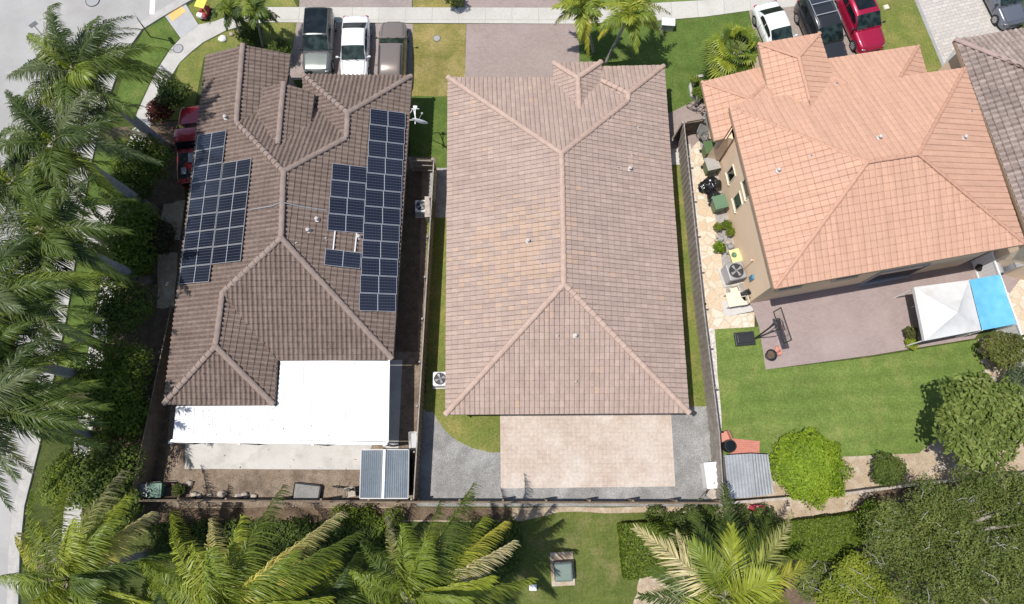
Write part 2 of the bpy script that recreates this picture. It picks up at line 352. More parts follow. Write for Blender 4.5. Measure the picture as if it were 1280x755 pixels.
def sheet(name, pix, mat, level, world=False):
    """a flat piece of ground outlined in photograph pixels, laid `level` x 4 mm above the base sheet"""
    LAYER[0] += 1; z = .004*(level+.013*LAYER[0])
    P = [at(*p) if not world else Vector((*p, 0)) for p in pix]
    P = [Vector((p.x, p.y, z)) for p in P]
    mb = MB(); mb.v = [tuple(p) for p in P]
    mb.f = [tuple(t) for t in tessellate_polygon([P])]
    me_f = []
    for f in mb.f:
        a, b, c = (P[i] for i in f)
        me_f.append(f if (b-a).cross(c-a).z > 0 else (f[0], f[2], f[1]))
    mb.f = me_f
    return struct(obj(name, mb, mat))
def wavy(pix, amp=.6, n=4, seed=0):
    out = []
    r = random.Random(seed)
    for i, p in enumerate(pix):
        q = pix[(i+1) % len(pix)]
        for k in range(n):
            t = k/n; j = 0 if k == 0 else amp
            out.append((p[0]+(q[0]-p[0])*t+r.uniform(-j, j), p[1]+(q[1]-p[1])*t+r.uniform(-j, j)))
    return out
# ================================================================== THE SETTING
g = MB(); g.v = [(-400, -300, 0), (400, -300, 0), (400, 400, 0), (-400, 400, 0)]; g.f = [(0, 1, 2, 3)]
struct(obj('ground', g, 'ground'))
ROAD_EDGE = [(420, -90), (300, -32), (236, 0), (200, 21), (176, 36), (152, 70), (131, 130), (115, 190), (106, 235), (96, 300), (80, 400), (65, 470), (46, 560), (28, 632), (22, 690), (20, 755), (16, 900)]
sheet('road', ROAD_EDGE+[(-700, 900), (-900, -300), (420, -330)], 'road', 1)
# kerb with its gutter: a real step along the road edge
def kerb():
    pts = [at(*p) for p in ROAD_EDGE]; mb = MB()
    sm = []
    for i in range(len(pts)-1):
        for k in range(4): sm.append(pts[i].lerp(pts[i+1], k/4))
    sm.append(pts[-1])
    prof = [(-.48, .006), (0, .02), (.03, .12), (.19, .125), (.20, 0)]
    for i, p in enumerate(sm):
        d = (sm[min(i+1, len(sm)-1)]-sm[max(i-1, 0)]).normalized(); nrm = Vector((-d.y, d.x, 0))
        for a, z in prof: mb.v.append((p.x+nrm.x*a, p.y+nrm.y*a, z))
    n = len(prof)
    for i in range(len(sm)-1):
        for k in range(n-1): mb.f.append((i*n+k, i*n+k+1, (i+1)*n+k+1, (i+1)*n+k))
    return mb
kb = kerb()
# make the profile's wide side face the road (road lies to the west)
struct(obj('kerb', kb, 'kerb'))
sheet('stop_line', [(188, -6), (194.5, -6), (193, 18), (187, 18)], 'paint_white', 3)
sheet('sidewalk', [(330, 9), (713, 10), (800, 5), (886, 0), (1000, -13), (1150, -36), (1150, -14), (1043, 2), (960, 12), (939, 13), (881, 21), (821, 26), (723, 30), (330, 28)], 'sidewalk', 6)
sheet('sidewalk', [(330, 9), (290, 18), (268, 27), (248, 31), (226, 48), (213, 62), (195, 90), (172, 140), (157, 190), (146, 240), (138, 290), (128, 345), (118, 400), (107, 460), (95, 540), (80, 640), (68, 780),
                   (90, 780), (102, 640), (116, 540), (128, 460), (138, 400), (148, 345), (157, 290), (166, 240), (178, 190), (192, 145), (208, 105), (225, 78), (239, 65), (254, 53), (281, 39), (300, 33), (330, 28)], 'sidewalk_curve', 5)
sheet('crossing_ramp', [(206, 20), (231, 3), (248.5, 31.5), (226, 48)], 'ramp', 7)
sheet('tactile_pad', [(210, 19.5), (227, 8), (233, 14.5), (216, 27)], 'tactile', 9)
sheet('path', [(98, 258), (142, 256), (137, 306), (92, 313)], 'sidewalk_curve', 4)
# driveways and their aprons
sheet('driveway', [(371, 28), (516, 30), (514, 100), (350, 100), (366, 60)], 'drive_left', 3)
sheet('driveway', [(376, -25), (515, -25), (515, 9.5), (374, 9.5)], 'drive_left', 3)
sheet('driveway', [(583, 30), (723, 30.2), (725, 110), (581, 110)], 'drive_mid', 3)
sheet('driveway', [(583, -25), (706, -25), (713, 10.2), (580, 10.2)], 'drive_mid', 3)
sheet('driveway', [(936, 12.5), (1083, -4), (1108, 80), (1030, 90), (952, 92)], 'drive_right', 3)
sheet('driveway', [(1138, -18), (1222, -30), (1300, 90), (1196, 125), (1181, 86)], 'drive_far', 3)
sheet('kerb_strip', [(1135.5, -18), (1140, -18), (1184, 90), (1181, 92)], 'conc_dark', 4)
sheet('path', [(1177, 84), (1192, 62), (1230, 130), (1205, 150)], 'conc_dark', 4)
# lawns
sheet('lawn', [(515, 30.2), (582.6, 30.2), (581, 124), (513, 124)], 'lawn_dry', 2)
sheet('lawn', [(516, -25), (580, -25), (580, 9.6), (516, 9.6)], 'lawn_dry', 2)
sheet('lawn', wavy([(513, 120), (581, 121), (575, 216), (512, 216)], .7, 6, 1), 'lawn', 4)
sheet('lawn', [(724, 30), (821, 26.4), (881, 21.5), (936, 13.5), (960, 95), (900, 100), (880, 125), (858, 135), (846, 140), (835, 145), (820, 130), (724, 120)], 'lawn', 2)
sheet('lawn', [(720, -25), (1000, -45), (990, -13), (886, -.3), (800, 4.6), (716, 9.6)], 'lawn_mow', 2)
sheet('lawn', [(1083, -6), (1138, -18), (1181, 86), (1160, 100), (1108, 80)], 'lawn_side', 2)
sheet('lawn', [(330, 28.3), (371, 28.3), (366, 62), (340, 64), (325, 50)], 'lawn_side', 2)
sheet('lawn', [(235, 8), (262, -12), (360, -12), (372, 8.6), (330, 8.6), (290, 17.5), (268, 26.5), (249, 31)], 'lawn_side', 2)
sheet('lawn', [(225, 79), (240, 66), (255, 54), (282, 40), (308, 33), (320, 60), (255, 72), (240, 150), (200, 150)], 'lawn_side', 2)
sheet('lawn', [(186, 26), (206, 21), (225, 48), (212, 61), (194, 88), (170, 140), (140, 140), (158, 80), (180, 38)], 'lawn', 2)
sheet('lawn', [(118, 190), (155, 190), (136, 290), (117, 398), (106, 460), (70, 470), (85, 400), (100, 300)], 'lawn', 2)
# between the brown house and the rose house
sheet('path', [(536, 210), (562, 210), (560, 272), (534, 272)], 'gravel2', 5)
sheet('lawn', [(534, 272), (562, 272), (560, 515), (532, 515)], 'lawn_side', 5)
sheet('dirt', [(496, 195), (545, 197), (527, 440), (522, 632), (480, 632), (482, 440)], 'dirt', 4)
sheet('path', [(505, 212), (528, 212), (522, 440), (494, 440)], 'mulch', 5)
sheet('path', [(486, 450), (503, 450), (498, 562), (482, 562)], 'slab', 6)
# back yards
sheet('dirt', [(214, 380), (232, 380), (232, 500), (500, 500), (521, 634), (160, 634)], 'dirt', 3)
sheet('patio', [(232, 548), (470, 548), (450, 587), (231, 586)], 'slab', 5)
sheet('gravel', [(528, 500), (640, 500), (902, 500), (904, 633), (521, 633)], 'gravel', 3)
sheet('lawn', wavy([(526, 492), (630, 500), (628, 566), (610, 565), (590, 560), (572, 551), (558, 540), (548, 527), (541, 514), (530, 512)], .5, 3, 3), 'lawn_side', 6)
sheet('patio', [(625, 505), (838, 505), (844, 608), (626, 610.5)], 'patio', 7)
sheet('path', [(825, 140), (836, 142), (852, 134), (866, 127), (884, 128), (884, 165), (850, 200), (820, 200)], 'drive_mid', 5)
sheet('path', [(820, 186), (850, 186), (853, 206), (820, 206)], 'slab', 6)
sheet('lawn', [(822, 206), (853, 206), (872, 360), (889, 508), (840, 508)], 'lawn_side', 5)
# right-hand yard
sheet('path', [(846, 150), (880, 150), (893, 240), (903, 310), (912, 395), (943, 390), (943, 412), (880, 418), (868, 330), (858, 250)], 'flag', 4)
sheet('gravel', [(872, 168), (905, 168), (945, 385), (912, 396), (900, 310), (889, 240)], 'gravel2', 5)
sheet('path', [(902, 376), (941, 374), (941, 389), (912, 395), (905, 394)], 'slab', 6)
sheet('pebble_strip', wavy([(855, 180), (863, 180), (874, 300), (884, 410), (878, 420), (868, 330), (860, 250)], .8, 5, 4), 'pebble', 6)
sheet('pebble_strip', wavy([(880, 412), (893, 410), (900, 500), (904, 570), (898, 585), (888, 500)], .8, 5, 5), 'pebble', 5)
sheet('lawn', wavy([(890, 412), (950, 408), (957, 462), (1080, 448), (1224, 424), (1232, 462), (1210, 520), (1160, 566), (905, 578), (898, 500)], .4, 3, 6), 'lawn_mow', 4)
sheet('patio', [(920, 372), (1000, 340), (1290, 310), (1290, 330), (1218, 423), (1090, 444), (957, 462), (949, 410), (940, 384)], 'patio_right', 6)
sheet('bed', wavy([(1222, 424), (1256, 418), (1292, 520), (1292, 600), (1140, 600), (1150, 565), (1205, 520), (1232, 462)], .8, 4, 7), 'beige', 5)
sheet('bed', wavy([(900, 570), (1160, 560), (1160, 612), (1060, 622), (906, 640)], .8, 4, 8), 'beige', 3)
sheet('path', [(1239, 318), (1263, 314), (1330, 440), (1330, 520), (1286, 440)], 'flag', 5)
sheet('path', [(1262, 314), (1274, 312), (1345, 430), (1330, 440)], 'conc_dark', 6)
# strip behind the rear fences
sheet('dirt', wavy([(150, 634), (520, 634), (905, 634), (1060, 620), (1150, 612), (1160, 632), (1060, 645), (905, 660), (800, 652), (640, 652), (150, 655)], 1.2, 8, 9), 'beige', 2)
sheet('dirt', wavy([(150, 634.5), (640, 634.5), (640, 650), (150, 655)], 1.0, 8, 10), 'mulch', 3)
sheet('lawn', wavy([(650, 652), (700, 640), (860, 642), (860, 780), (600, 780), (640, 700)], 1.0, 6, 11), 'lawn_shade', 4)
sheet('path', wavy([(800, 722), (860, 715), (870, 760), (790, 760)], 1.2, 4, 12), 'beige', 5)
sheet('bed', wavy([(140, 160), (236, 150), (225, 380), (200, 640), (90, 700), (110, 560), (140, 430), (158, 300), (176, 200)], 1, 4, 13), 'mulch', 3)
sheet('path', wavy([(205, 255), (232, 250), (225, 300), (198, 300)], 1.2, 3, 14), 'beige', 4)
sheet('path', wavy([(198, 318), (222, 316), (218, 385), (196, 385)], 1.2, 3, 15), 'beige', 4)
sheet('bed', wavy([(1100, 612), (1300, 560), (1400, 800), (960, 800), (1000, 680)], 1, 3, 16), 'mulch', 3)
sheet('bed', wavy([(100, 656), (640, 652), (640, 690), (600, 800), (100, 800)], 1, 6, 17), 'ground', 3)

# ================================================================== HOUSES
class Plane:
    """roof plane z = z0 + m * n.(p - A)"""
    def __init__(s, A, n, m): s.A = A; s.n = n; s.m = m
    def z(s, x, y): return s.A.z+s.m*(s.n.x*(x-s.A.x)+s.n.y*(y-s.A.y))
    def hit(s, px, py):
        c = Vector((0, 0, H)); d = ray(px, py); nd_ = s.n.x*d.x+s.n.y*d.y
        t = (s.z(0, 0)-H)/(d.z-s.m*nd_); return c+d*t
    def lift(s, h):
        q = Plane(s.A.copy(), s.n, s.m); q.A.z += h*math.sqrt(1+s.m*s.m); return q
def eave(a, b, z, m, inside):
    A = at(*a, z); B = at(*b, z); I = at(*inside, z); u = (B-A).normalized(); n = Vector((-u.y, u.x, 0))
    if n.dot(I-A) < 0: n = -n
    return Plane(A, n, m)
def three(a, b, c):
    nn = (b-a).cross(c-a).normalized()
    if nn.z < 0: nn = -nn
    g_ = Vector((-nn.x/nn.z, -nn.y/nn.z, 0)); m = g_.length
    return Plane(a.copy(), g_.normalized(), m)
def prof_s(u):                                                         # barrel with a narrow pan between
    return math.sin(math.pi*u/.70)**.75 if 0 < u < .70 else -.06*math.sin(math.pi*(u-.7)/.3) if u > .7 else 0
def prof_flat(u):                                                      # low tile: slow rise, sharp side lap
    return .82+.18*math.sin(math.pi*u/.86) if u < .86 else .82*abs(u-.93)/.07 if u < 1 else .82
S_SAMP = [0, .035, .10, .2, .35, .5, .6, .665, .70, .85]
F_SAMP = [0, .28, .56, .84, .862, .915, .945, .995]
def tile_sheet(mb, uvs, P3, prof, samp, p, c, amp, step, jit=0):
    n = Vector((0, 0, 0))
    for i in range(len(P3)):
        a = P3[i]; b = P3[(i+1) % len(P3)]; n += Vector(((a.y-b.y)*(a.z+b.z), (a.z-b.z)*(a.x+b.x), (a.x-b.x)*(a.y+b.y)))
    n.normalize()
    if n.z < 0: n = -n; P3 = P3[::-1]
    up = Vector((0, 0, 1)); t = (up-n*up.dot(n)).normalized(); s = t.cross(n)
    O = min(P3, key=lambda q: q.z).copy()
    O2 = [((q-O).dot(s), (q-O).dot(t)) for q in P3]
    tris = [[O2[i] for i in f] for f in tessellate_polygon([[Vector((a, b, 0)) for a, b in O2]])]
    conv = all(((O2[(i+1) % len(O2)][0]-O2[i][0])*(O2[(i+2) % len(O2)][1]-O2[(i+1) % len(O2)][1])-(O2[(i+1) % len(O2)][1]-O2[i][1])*(O2[(i+2) % len(O2)][0]-O2[(i+1) % len(O2)][0])) > -1e-5 for i in range(len(O2)))
    for poly in ([O2] if conv else tris):
        ar = sum(poly[i][0]*poly[(i+1) % len(poly)][1]-poly[(i+1) % len(poly)][0]*poly[i][1] for i in range(len(poly)))
        if abs(ar) < .004: continue
        if ar < 0: poly = poly[::-1]
        s0 = min(a for a, b in poly); s1 = max(a for a, b in poly); t0 = min(b for a, b in poly); t1 = max(b for a, b in poly)
        ss = [(k+u)*p for k in range(math.floor(s0/p), math.ceil(s1/p)+1) for u in samp]
        tt = []
        for k in range(math.floor(t0/c), math.ceil(t1/c)+1): tt += [(k*c+.0015, 1, k), ((k+1)*c-.0015, 0, k)]
        bm = bmesh.new(); rows = []
        for y, f, k in tt:
            row = []
            for x in ss:
                ki = math.floor(x/p+1e-6); u = x/p-ki
                j = (mnoise.cell(Vector((ki*1.37+.5, k*2.11+.5, .5)))-.5)*jit
                row.append(bm.verts.new((x, y+j*0, amp*prof(u)+step*f+j)))
            rows.append(row)
        for a, b in zip(rows[:-1], rows[1:]):
            for i in range(len(ss)-1): bm.faces.new((a[i], a[i+1], b[i+1], b[i]))
        for i in range(len(poly)):
            a = poly[i]; b = poly[(i+1) % len(poly)]; ex, ey = b[0]-a[0], b[1]-a[1]; L = math.hypot(ex, ey)
            if L < 1e-6: continue
            bmesh.ops.bisect_plane(bm, geom=bm.verts[:]+bm.edges[:]+bm.faces[:], plane_co=(a[0], a[1], 0), plane_no=(ey/L, -ex/L, 0), clear_outer=True)
        o = len(mb.v)
        bm.verts.index_update()
        for v in bm.verts: mb.v.append(tuple(O+s*v.co.x+t*v.co.y+n*v.co.z))
        for f in bm.faces:
            mb.f.append(tuple(o+v.index for v in f.verts)); cx = sum(v.co.x for v in f.verts)/len(f.verts); cy = sum(v.co.y for v in f.verts)/len(f.verts)
            ku, kv = math.floor(cx/p), math.floor(cy/c)
            for v in f.verts: uvs.append((ku+min(max(v.co.x/p-ku, .002), .998), kv+min(max(v.co.y/c-kv, .002), .998)))
        bm.free()
def capline(a, b, mat, parent, r=.12, seg=.38, lift=.05, name='ridge_cap'):
    a = Vector(a)+Vector((0, 0, lift)); b = Vector(b)+Vector((0, 0, lift)); d = b-a; L = d.length; u = d/L
    n = max(1, round(L/seg)); sd = u.cross(Vector((0, 0, 1))).normalized(); up = sd.cross(u)
    mb = MB()
    for i in range(n):
        p0 = a+d*(i/n)-u*.03; p1 = a+d*((i+1)/n)
        j = random.uniform(-.008, .008)
        o = len(mb.v); K = 7
        for p, rr, ez in ((p0, r*1.12, .03), (p1, r*.90, 0)):
            for k in range(K):
                t = math.pi*k/(K-1); mb.v.append(tuple(p+sd*(math.cos(t)*rr+j)+up*(math.sin(t)*rr*.75+ez-.03)))
        for k in range(K-1): mb.f.append((o+k, o+k+1, o+K+k+1, o+K+k))
        mb.f.append(tuple(o+k for k in range(K)))
    return obj(name, mb, mat, parent)
def inset(P, d):
    out = []; n = len(P)
    ar = sum(P[i].x*P[(i+1) % n].y-P[(i+1) % n].x*P[i].y for i in range(n)); sg = 1 if ar > 0 else -1
    for i in range(n):
        a, b, c = P[i-1], P[i], P[(i+1) % n]
        e1 = (b-a); e1.z = 0; e1.normalize(); e2 = (c-b); e2.z = 0; e2.normalize()
        n1 = Vector((-e1.y, e1.x, 0))*sg; n2 = Vector((-e2.y, e2.x, 0))*sg
        k = 1+n1.dot(n2)
        out.append(b+(n1+n2)*(d/max(k, .3)))
    return out
def house(label, loc_px, faces, caps, tile, style, eaves, capmat, fascia, capr=.12, vents=(), rot=0):
    root = thing('house', label, 'house', at(*loc_px), rot)
    mb = MB(); uvs = []
    for pix, pl in faces: tile_sheet(mb, uvs, [pl.hit(*q) for q in pix], **style)
    roof = obj('roof', mb, tile, root, uvs=uvs)
    for a, b in caps: capline(a, b, capmat, roof, capr, lift=style['amp']+.015)
    dk = MB()
    for pix, pl in faces:                                             # roof deck under the tiles
        P = [pl.hit(*q)-Vector((0, 0, .05)) for q in pix]; o = len(dk.v); dk.v += [tuple(q) for q in P]; dk.f += [tuple(o+i for i in f) for f in tessellate_polygon([P])]
    obj('roof_deck', dk, fascia, roof)
    fb = MB()
    for a, b in eaves: fb.beam(Vector(a)-Vector((0, 0, .10)), Vector(b)-Vector((0, 0, .10)), .05, .2)
    obj('fascia', fb, fascia, roof)
    for (q, pl, kind) in vents:
        p = pl.hit(*q); v = MB()
        if kind == 'pipe':
            v.lathe(p, [(.14, -.05), (.13, .05), (.06, .09), (.055, .34), (.05, .36)], 10); obj('vent_pipe', v, 'cap_vent', roof)
        elif kind == 'small':
            v.lathe(p, [(.10, -.05), (.09, .06), (.04, .08), (.038, .2)], 9); obj('vent_pipe', v, 'cap_vent', roof)
        else:
            v.lathe(p, [(.15, -.05), (.14, .08), (.07, .11), (.07, .22), (.10, .24), (.095, .30), (.03, .33)], 12); obj('vent_pipe', v, 'vent_white', roof)
    return root, roof
M['vent_white'] = flat('vent_white', (.52, .48, .45), .5, var=.15)
M['cap_vent'] = flat('vent_grey', (.42, .37, .35), .5, .1, var=.25)
def soffit(poly3, z, parent, mat, d=.02):
    P = inset(poly3, d); mb = MB(); mb.prism([(q.x, q.y) for q in P], z-.04, z); obj('soffit', mb, mat, parent)
def walls(poly3, d, z, parent, mat):
    P = inset(poly3, d); mb = MB(); mb.prism([(q.x, q.y) for q in P], 0, z); obj('wall', mb, mat, parent); return P
def wall_window(parent, a, b, u0, u1, z0, z1, name='window', frame='white_paint', glass='glass', out=.03):
    """window set on the wall that runs from a to b (outside on the right-hand side of a->b)"""
    a = Vector((a.x, a.y, 0)); b = Vector((b.x, b.y, 0)); d = (b-a).normalized(); n = Vector((d.y, -d.x, 0)); L = (b-a).length
    p0 = a+d*(L*u0); p1 = a+d*(L*u1); zc = (z0+z1)/2; wd = (p1-p0).length; c = (p0+p1)/2; ax = (d, n, Vector((0, 0, 1)))
    f = MB(); t = .05
    for sx in (-1, 1): f.box(c+d*(sx*(wd/2-t/2))+Vector((0, 0, zc))+n*out, (t, .1, z1-z0), axes=ax)
    for sz in (z0+t/2, z1-t/2): f.box(c+Vector((0, 0, sz))+n*out, (wd-2*t, .096, t), axes=ax)
    f.box(c+Vector((0, 0, z0-.04))+n*(out+.03), (wd+.1, .14, .06), axes=ax)
    fo = obj(name, f, frame, parent)
    g_ = MB(); g_.box(c+Vector((0, 0, zc))+n*(out-.01), (wd-2*t-.004, .04, z1-z0-2*t-.004), axes=ax); obj('pane', g_, glass, fo)
    return fo

# ---------------------------------------------------------------- the rose-tiled house in the middle
ZM = 2.9; mM = .36
Wm = eave((560, 97), (557, 518), ZM, mM, (700, 300)); Em = eave((861, 516), (830, 82), ZM, mM, (700, 300)); Sm = eave((557, 518), (861, 516), ZM, mM, (700, 300))
R1 = (702, 192); R2 = (705, 355)
r1 = Wm.hit(*R1); r2 = Sm.hit(*R2); r1.z = r2.z = (r1.z+r2.z)/2
Nm = three(Wm.hit(560, 97), r1, Em.hit(785, 125))
p1 = Em.hit(785, 117); p2 = Em.hit(785, 126)
N2 = three(p1, Em.hit(830, 82), at(700, 84.5, ZM))
W2 = three(p1, p2, N2.hit(755, 98))
# entry roof standing over the north slope
ez = 3.15; e_r0 = at(722, 97.5, 3.88); e_r1 = at(725, 156, 3.88)
Wd = three(e_r0, e_r1, at(692, 79, ez)); Ed = three(e_r0, e_r1, at(751, 78, ez)); Nd = three(e_r0, at(692, 79, ez), at(751, 78, ez))
faces = [([(560, 97), R1, R2, (557, 518)], Wm), ([(830, 82), (861, 516), R2, R1, (785, 126), (785, 117)], Em), ([(557, 518), R2, (861, 516)], Sm),
         ([(560, 97), R1, (785, 126), (752, 104), (740, 97)], Nm), ([(785, 117), (830, 82), (730, 84.2)], N2), ([(785, 117), (785, 126), (748, 104), (730, 84.2)], W2),
         ([(692, 79), (722, 97.5), (725, 156), (691, 137)], Wd), ([(751, 78), (722, 97.5), (725, 156), (754, 133)], Ed), ([(692, 79), (751, 78), (722, 97.5)], Nd)]
A = Wm.hit(560, 97); B = Wm.hit(557, 518); Cc = Em.hit(861, 516); D = Em.hit(830, 82)
caps = [(A, r1), (B, r2), (Cc, r2), (r1, r2), (r1, p2), (p1, p2), (p1, D), (p1, N2.hit(752, 100.5)), (e_r0, e_r1), (Wd.hit(692, 79), e_r0), (Ed.hit(751, 78), e_r0)]
tile_style_m = dict(prof=prof_flat, samp=F_SAMP, p=.26, c=.36, amp=.045, step=.026, jit=.009)
eavesm = [(A, B), (B, Cc), (Cc, D), (D, N2.hit(730, 84.2)), (A, at(700, 97, ZM)), (Wd.hit(692, 79), Ed.hit(751, 78)), (Ed.hit(751, 78), Ed.hit(754, 133)), (Wd.hit(692, 79), Wd.hit(691, 137))]
vm = [((787, 212), Em, 'cap'), ((660, 302), Wm, 'cap'), ((677, 330), Wm, 'small'), ((719, 420), Sm, 'cap'), ((697, 420), Sm, 'small'), ((720, 477), Sm, 'small'), ((772, 210), Em, 'small'), ((790, 194), Em, 'small'), ((798, 160), Em, 'small')]
mid, midroof = house('single storey house with a faded rose tile hip roof, in the middle of the row', (705, 300), faces, caps, 'roof_mid', tile_style_m, eavesm, 'cap_mid', 'fascia_dark', .15, vm)
outm = [A, B, Cc, D, at(752, 84, ZM), at(752, 97, ZM)]
soffit(outm, ZM-.16, midroof, 'fascia_dark')
Pw = walls(outm, .5, ZM-.2, mid, 'stucco_mid')
for q in ((698, 86), (745, 85)):
    P_ = at(*q, 2.9); eb = MB(); eb.box((P_.x, P_.y-.1, 1.45), (.4, .4, 2.9)); obj('porch_column', eb, 'stucco_mid', mid)
gd = MB(); ga = at(590, 104, 1.2); gb = at(680, 104, 1.2); gd.box(((ga.x+gb.x)/2, Pw[0].y+.03, 1.1), (4.9, .06, 2.2)); obj('garage_door', gd, 'white_paint', mid)
for u0, u1 in ((.08, .2), (.42, .68), (.8, .92)): wall_window(mid, Pw[1], Pw[2], u0, u1, .2 if u1-u0 > .2 else 1.0, 2.2, 'glass_door' if u1-u0 > .2 else 'window')
for u0, u1 in ((.15, .22), (.4, .47), (.7, .77)): wall_window(mid, Pw[2], Pw[3], u0, u1, 1.0, 2.1)

# ---------------------------------------------------------------- the brown-tiled house on the left
ZL = 2.8; mL = .36
Wl = eave((258, 68), (205, 505), ZL, mL, (352, 250)); El = eave((515, 95), (491, 449), ZL, mL, (352, 250)); Sl = eave((350, 450), (491, 450), ZL, mL, (352, 250))
NGl = eave((378, 93), (514, 95), ZL, mL, (430, 300)); SWl = eave((205, 505), (343, 506), ZL, mL, (270, 400))
def mz(*ps):
    z = sum(p.z for p in ps)/len(ps); q = sum((p for p in ps), Vector())/len(ps); q.z = z; return q
l1 = mz(Wl.hit(355, 215), El.hit(355, 215)); l2 = mz(Wl.hit(352, 298), El.hit(352, 298), Sl.hit(352, 298)); zr = (l1.z+l2.z)/2; l1.z = l2.z = zr
nw0 = Wl.hit(304, 57); nw1 = Wl.hit(296, 153); g0 = mz(El.hit(435, 142), NGl.hit(435, 142)); g1 = El.hit(433, 173)
sw0 = Wl.hit(279, 366); sw1 = mz(Wl.hit(270, 433), SWl.hit(270, 433))
Nl = three(nw1, l1, g1)
ENW = three(nw0, nw1, at(363, 68, ZL)); WG = three(g0, g1, at(379, 94, ZL)); ESW = three(sw0, sw1, at(345, 490, ZL))
dr1 = Nl.hit(348, 181); dr0 = at(355, 104.5, dr1.z); 
dzl = dr1.z-.36*1.85
WD = three(dr0, dr1, at(329, 111, dzl)); ED = three(dr0, dr1, at(393, 117, dzl))
faces = [([(258, 69), (304, 57), (296, 153), (355, 215), (352, 298), (279, 366), (270, 433), (205, 505)], Wl),
         ([(515, 95), (435, 142), (433, 173), (355, 215), (352, 298), (491, 449)], El),
         ([(352, 298), (491, 449), (345, 450), (279, 366)], Sl),
         ([(205, 505), (343, 506), (270, 433)], SWl),
         ([(279, 366), (270, 433), (343, 506), (346, 449), (317, 412)], ESW),
         ([(304, 57), (363, 68), (358, 108), (330, 145), (296, 153)], ENW),
         ([(296, 153), (355, 215), (433, 173), (385, 122), (330, 132), (322, 142)], Nl),
         ([(378, 93), (435, 142), (433, 173), (380, 118)], WG),
         ([(378, 93), (514, 95), (435, 142)], NGl),
         ([(329, 111), (355, 104.5), (348, 181), (322, 152)], WD),
         ([(355, 104.5), (393, 117), (387, 161), (348, 181)], ED)]
a_ = El.hit(515, 95); b_ = El.hit(491, 449); c_ = SWl.hit(343, 506); d_ = Wl.hit(205, 505); e_ = Wl.hit(258, 69); f_ = ENW.hit(363, 68); gw = NGl.hit(378, 93)
caps = [(l1, l2), (l1, nw1), (nw0, nw1), (l1, g1), (g0, g1), (g0, a_), (g0, gw), (l2, b_), (l2, sw0), (sw0, sw1), (sw1, d_), (sw1, c_), (dr0, dr1)]
tile_style_l = dict(prof=prof_s, samp=S_SAMP, p=.26, c=.33, amp=.075, step=.026, jit=.008)
eavesl = [(a_, b_), (b_, Sl.hit(346, 450)), (c_, d_), (d_, e_), (e_, nw0), (nw0, f_), (f_, ENW.hit(360, 95)), (gw, a_), (gw, WG.hit(380, 118)), (ED.hit(393, 117), ED.hit(387, 161)), (dr0, ED.hit(393, 117)), (dr0, WD.hit(329, 111)), (WD.hit(329, 111), WD.hit(322, 152)), (c_, ESW.hit(346, 449))]
vl = [((397, 275), El, 'cap'), ((386, 289), El, 'cap'), ((408, 299), El, 'small'), ((371, 305), El, 'small'), ((449, 297), El, 'cap'), ((283, 148), Wl, 'cap')]
left, leftroof = house('single storey house with a dark brown barrel tile roof carrying solar panels', (352, 300), faces, caps, 'roof_left', tile_style_l, eavesl, 'cap_left', 'fascia_left', .155, vl)
outl = [d_, c_, Vector((ESW.hit(346, 449).x, b_.y, ZL)), b_, a_, gw, Vector((gw.x, at(379, 122, ZL).y, ZL)), Vector((f_.x, at(379, 122, ZL).y, ZL)), f_, e_]
soffit(outl, ZL-.16, leftroof, 'fascia_left')
Pl = walls(outl, .45, ZL-.2, left, 'stucco_left')
gw_ = MB()                                                           # gable walls of the north wing and of the entry dormer
for P_, drop, back in (((e_, nw0, f_), .12, -.35), ((WD.hit(329, 111), dr0, ED.hit(393, 117)), .1, -.3)):
    P2 = [Vector((q.x, q.y+back, q.z-.12)) for q in P_]; base = [Vector((q.x, q.y, 2.4)) for q in (P2[0], P2[2])]
    o = len(gw_.v); gw_.v += [tuple(q) for q in (P2[0], P2[1], P2[2], base[1], base[0])]; gw_.v += [tuple(q+Vector((0, -.15, 0))) for q in (P2[0], P2[1], P2[2], base[1], base[0])]
    gw_.f += [tuple(o+i for i in (0, 1, 2, 3, 4)), tuple(o+5+i for i in (4, 3, 2, 1, 0))]+[tuple(o+x for x in (i, (i+1) % 5, 5+(i+1) % 5, 5+i)) for i in range(5)]
q0 = ED.hit(389, 122); q1 = ED.hit(383, 158)
gw_.beam((q0.x-.15, q0.y, 2.95), (q1.x-.15, q1.y, 2.95), .12, 1.1)
q0 = WD.hit(332, 114); q1 = WD.hit(326, 150)
gw_.beam((q0.x+.15, q0.y, 2.95), (q1.x+.15, q1.y, 2.95), .12, 1.0)
obj('gable_wall', gw_, 'stucco_left', left)
for u0, u1 in ((.2, .32), (.5, .62)): wall_window(left, Pl[0], Pl[1], u0, u1, .9, 2.1)
wall_window(left, Pl[2], Pl[3], .3, .7, .15, 2.2, 'glass_door', out=.03)
wall_window(left, Pl[3], Pl[4], .15, .2, 1, 2.1); wall_window(left, Pl[3], Pl[4], .5, .56, 1, 2.1)
for u0, u1 in ((.3, .36), (.6, .66)): wall_window(left, Pl[9], Pl[0], u0, u1, 1, 2.1)
gd = MB(); gd.box(((Pl[4].x+Pl[5].x)/2, Pl[4].y+.03, 1.1), (4.9, .06, 2.2)); obj('garage_door', gd, 'white_paint', left)

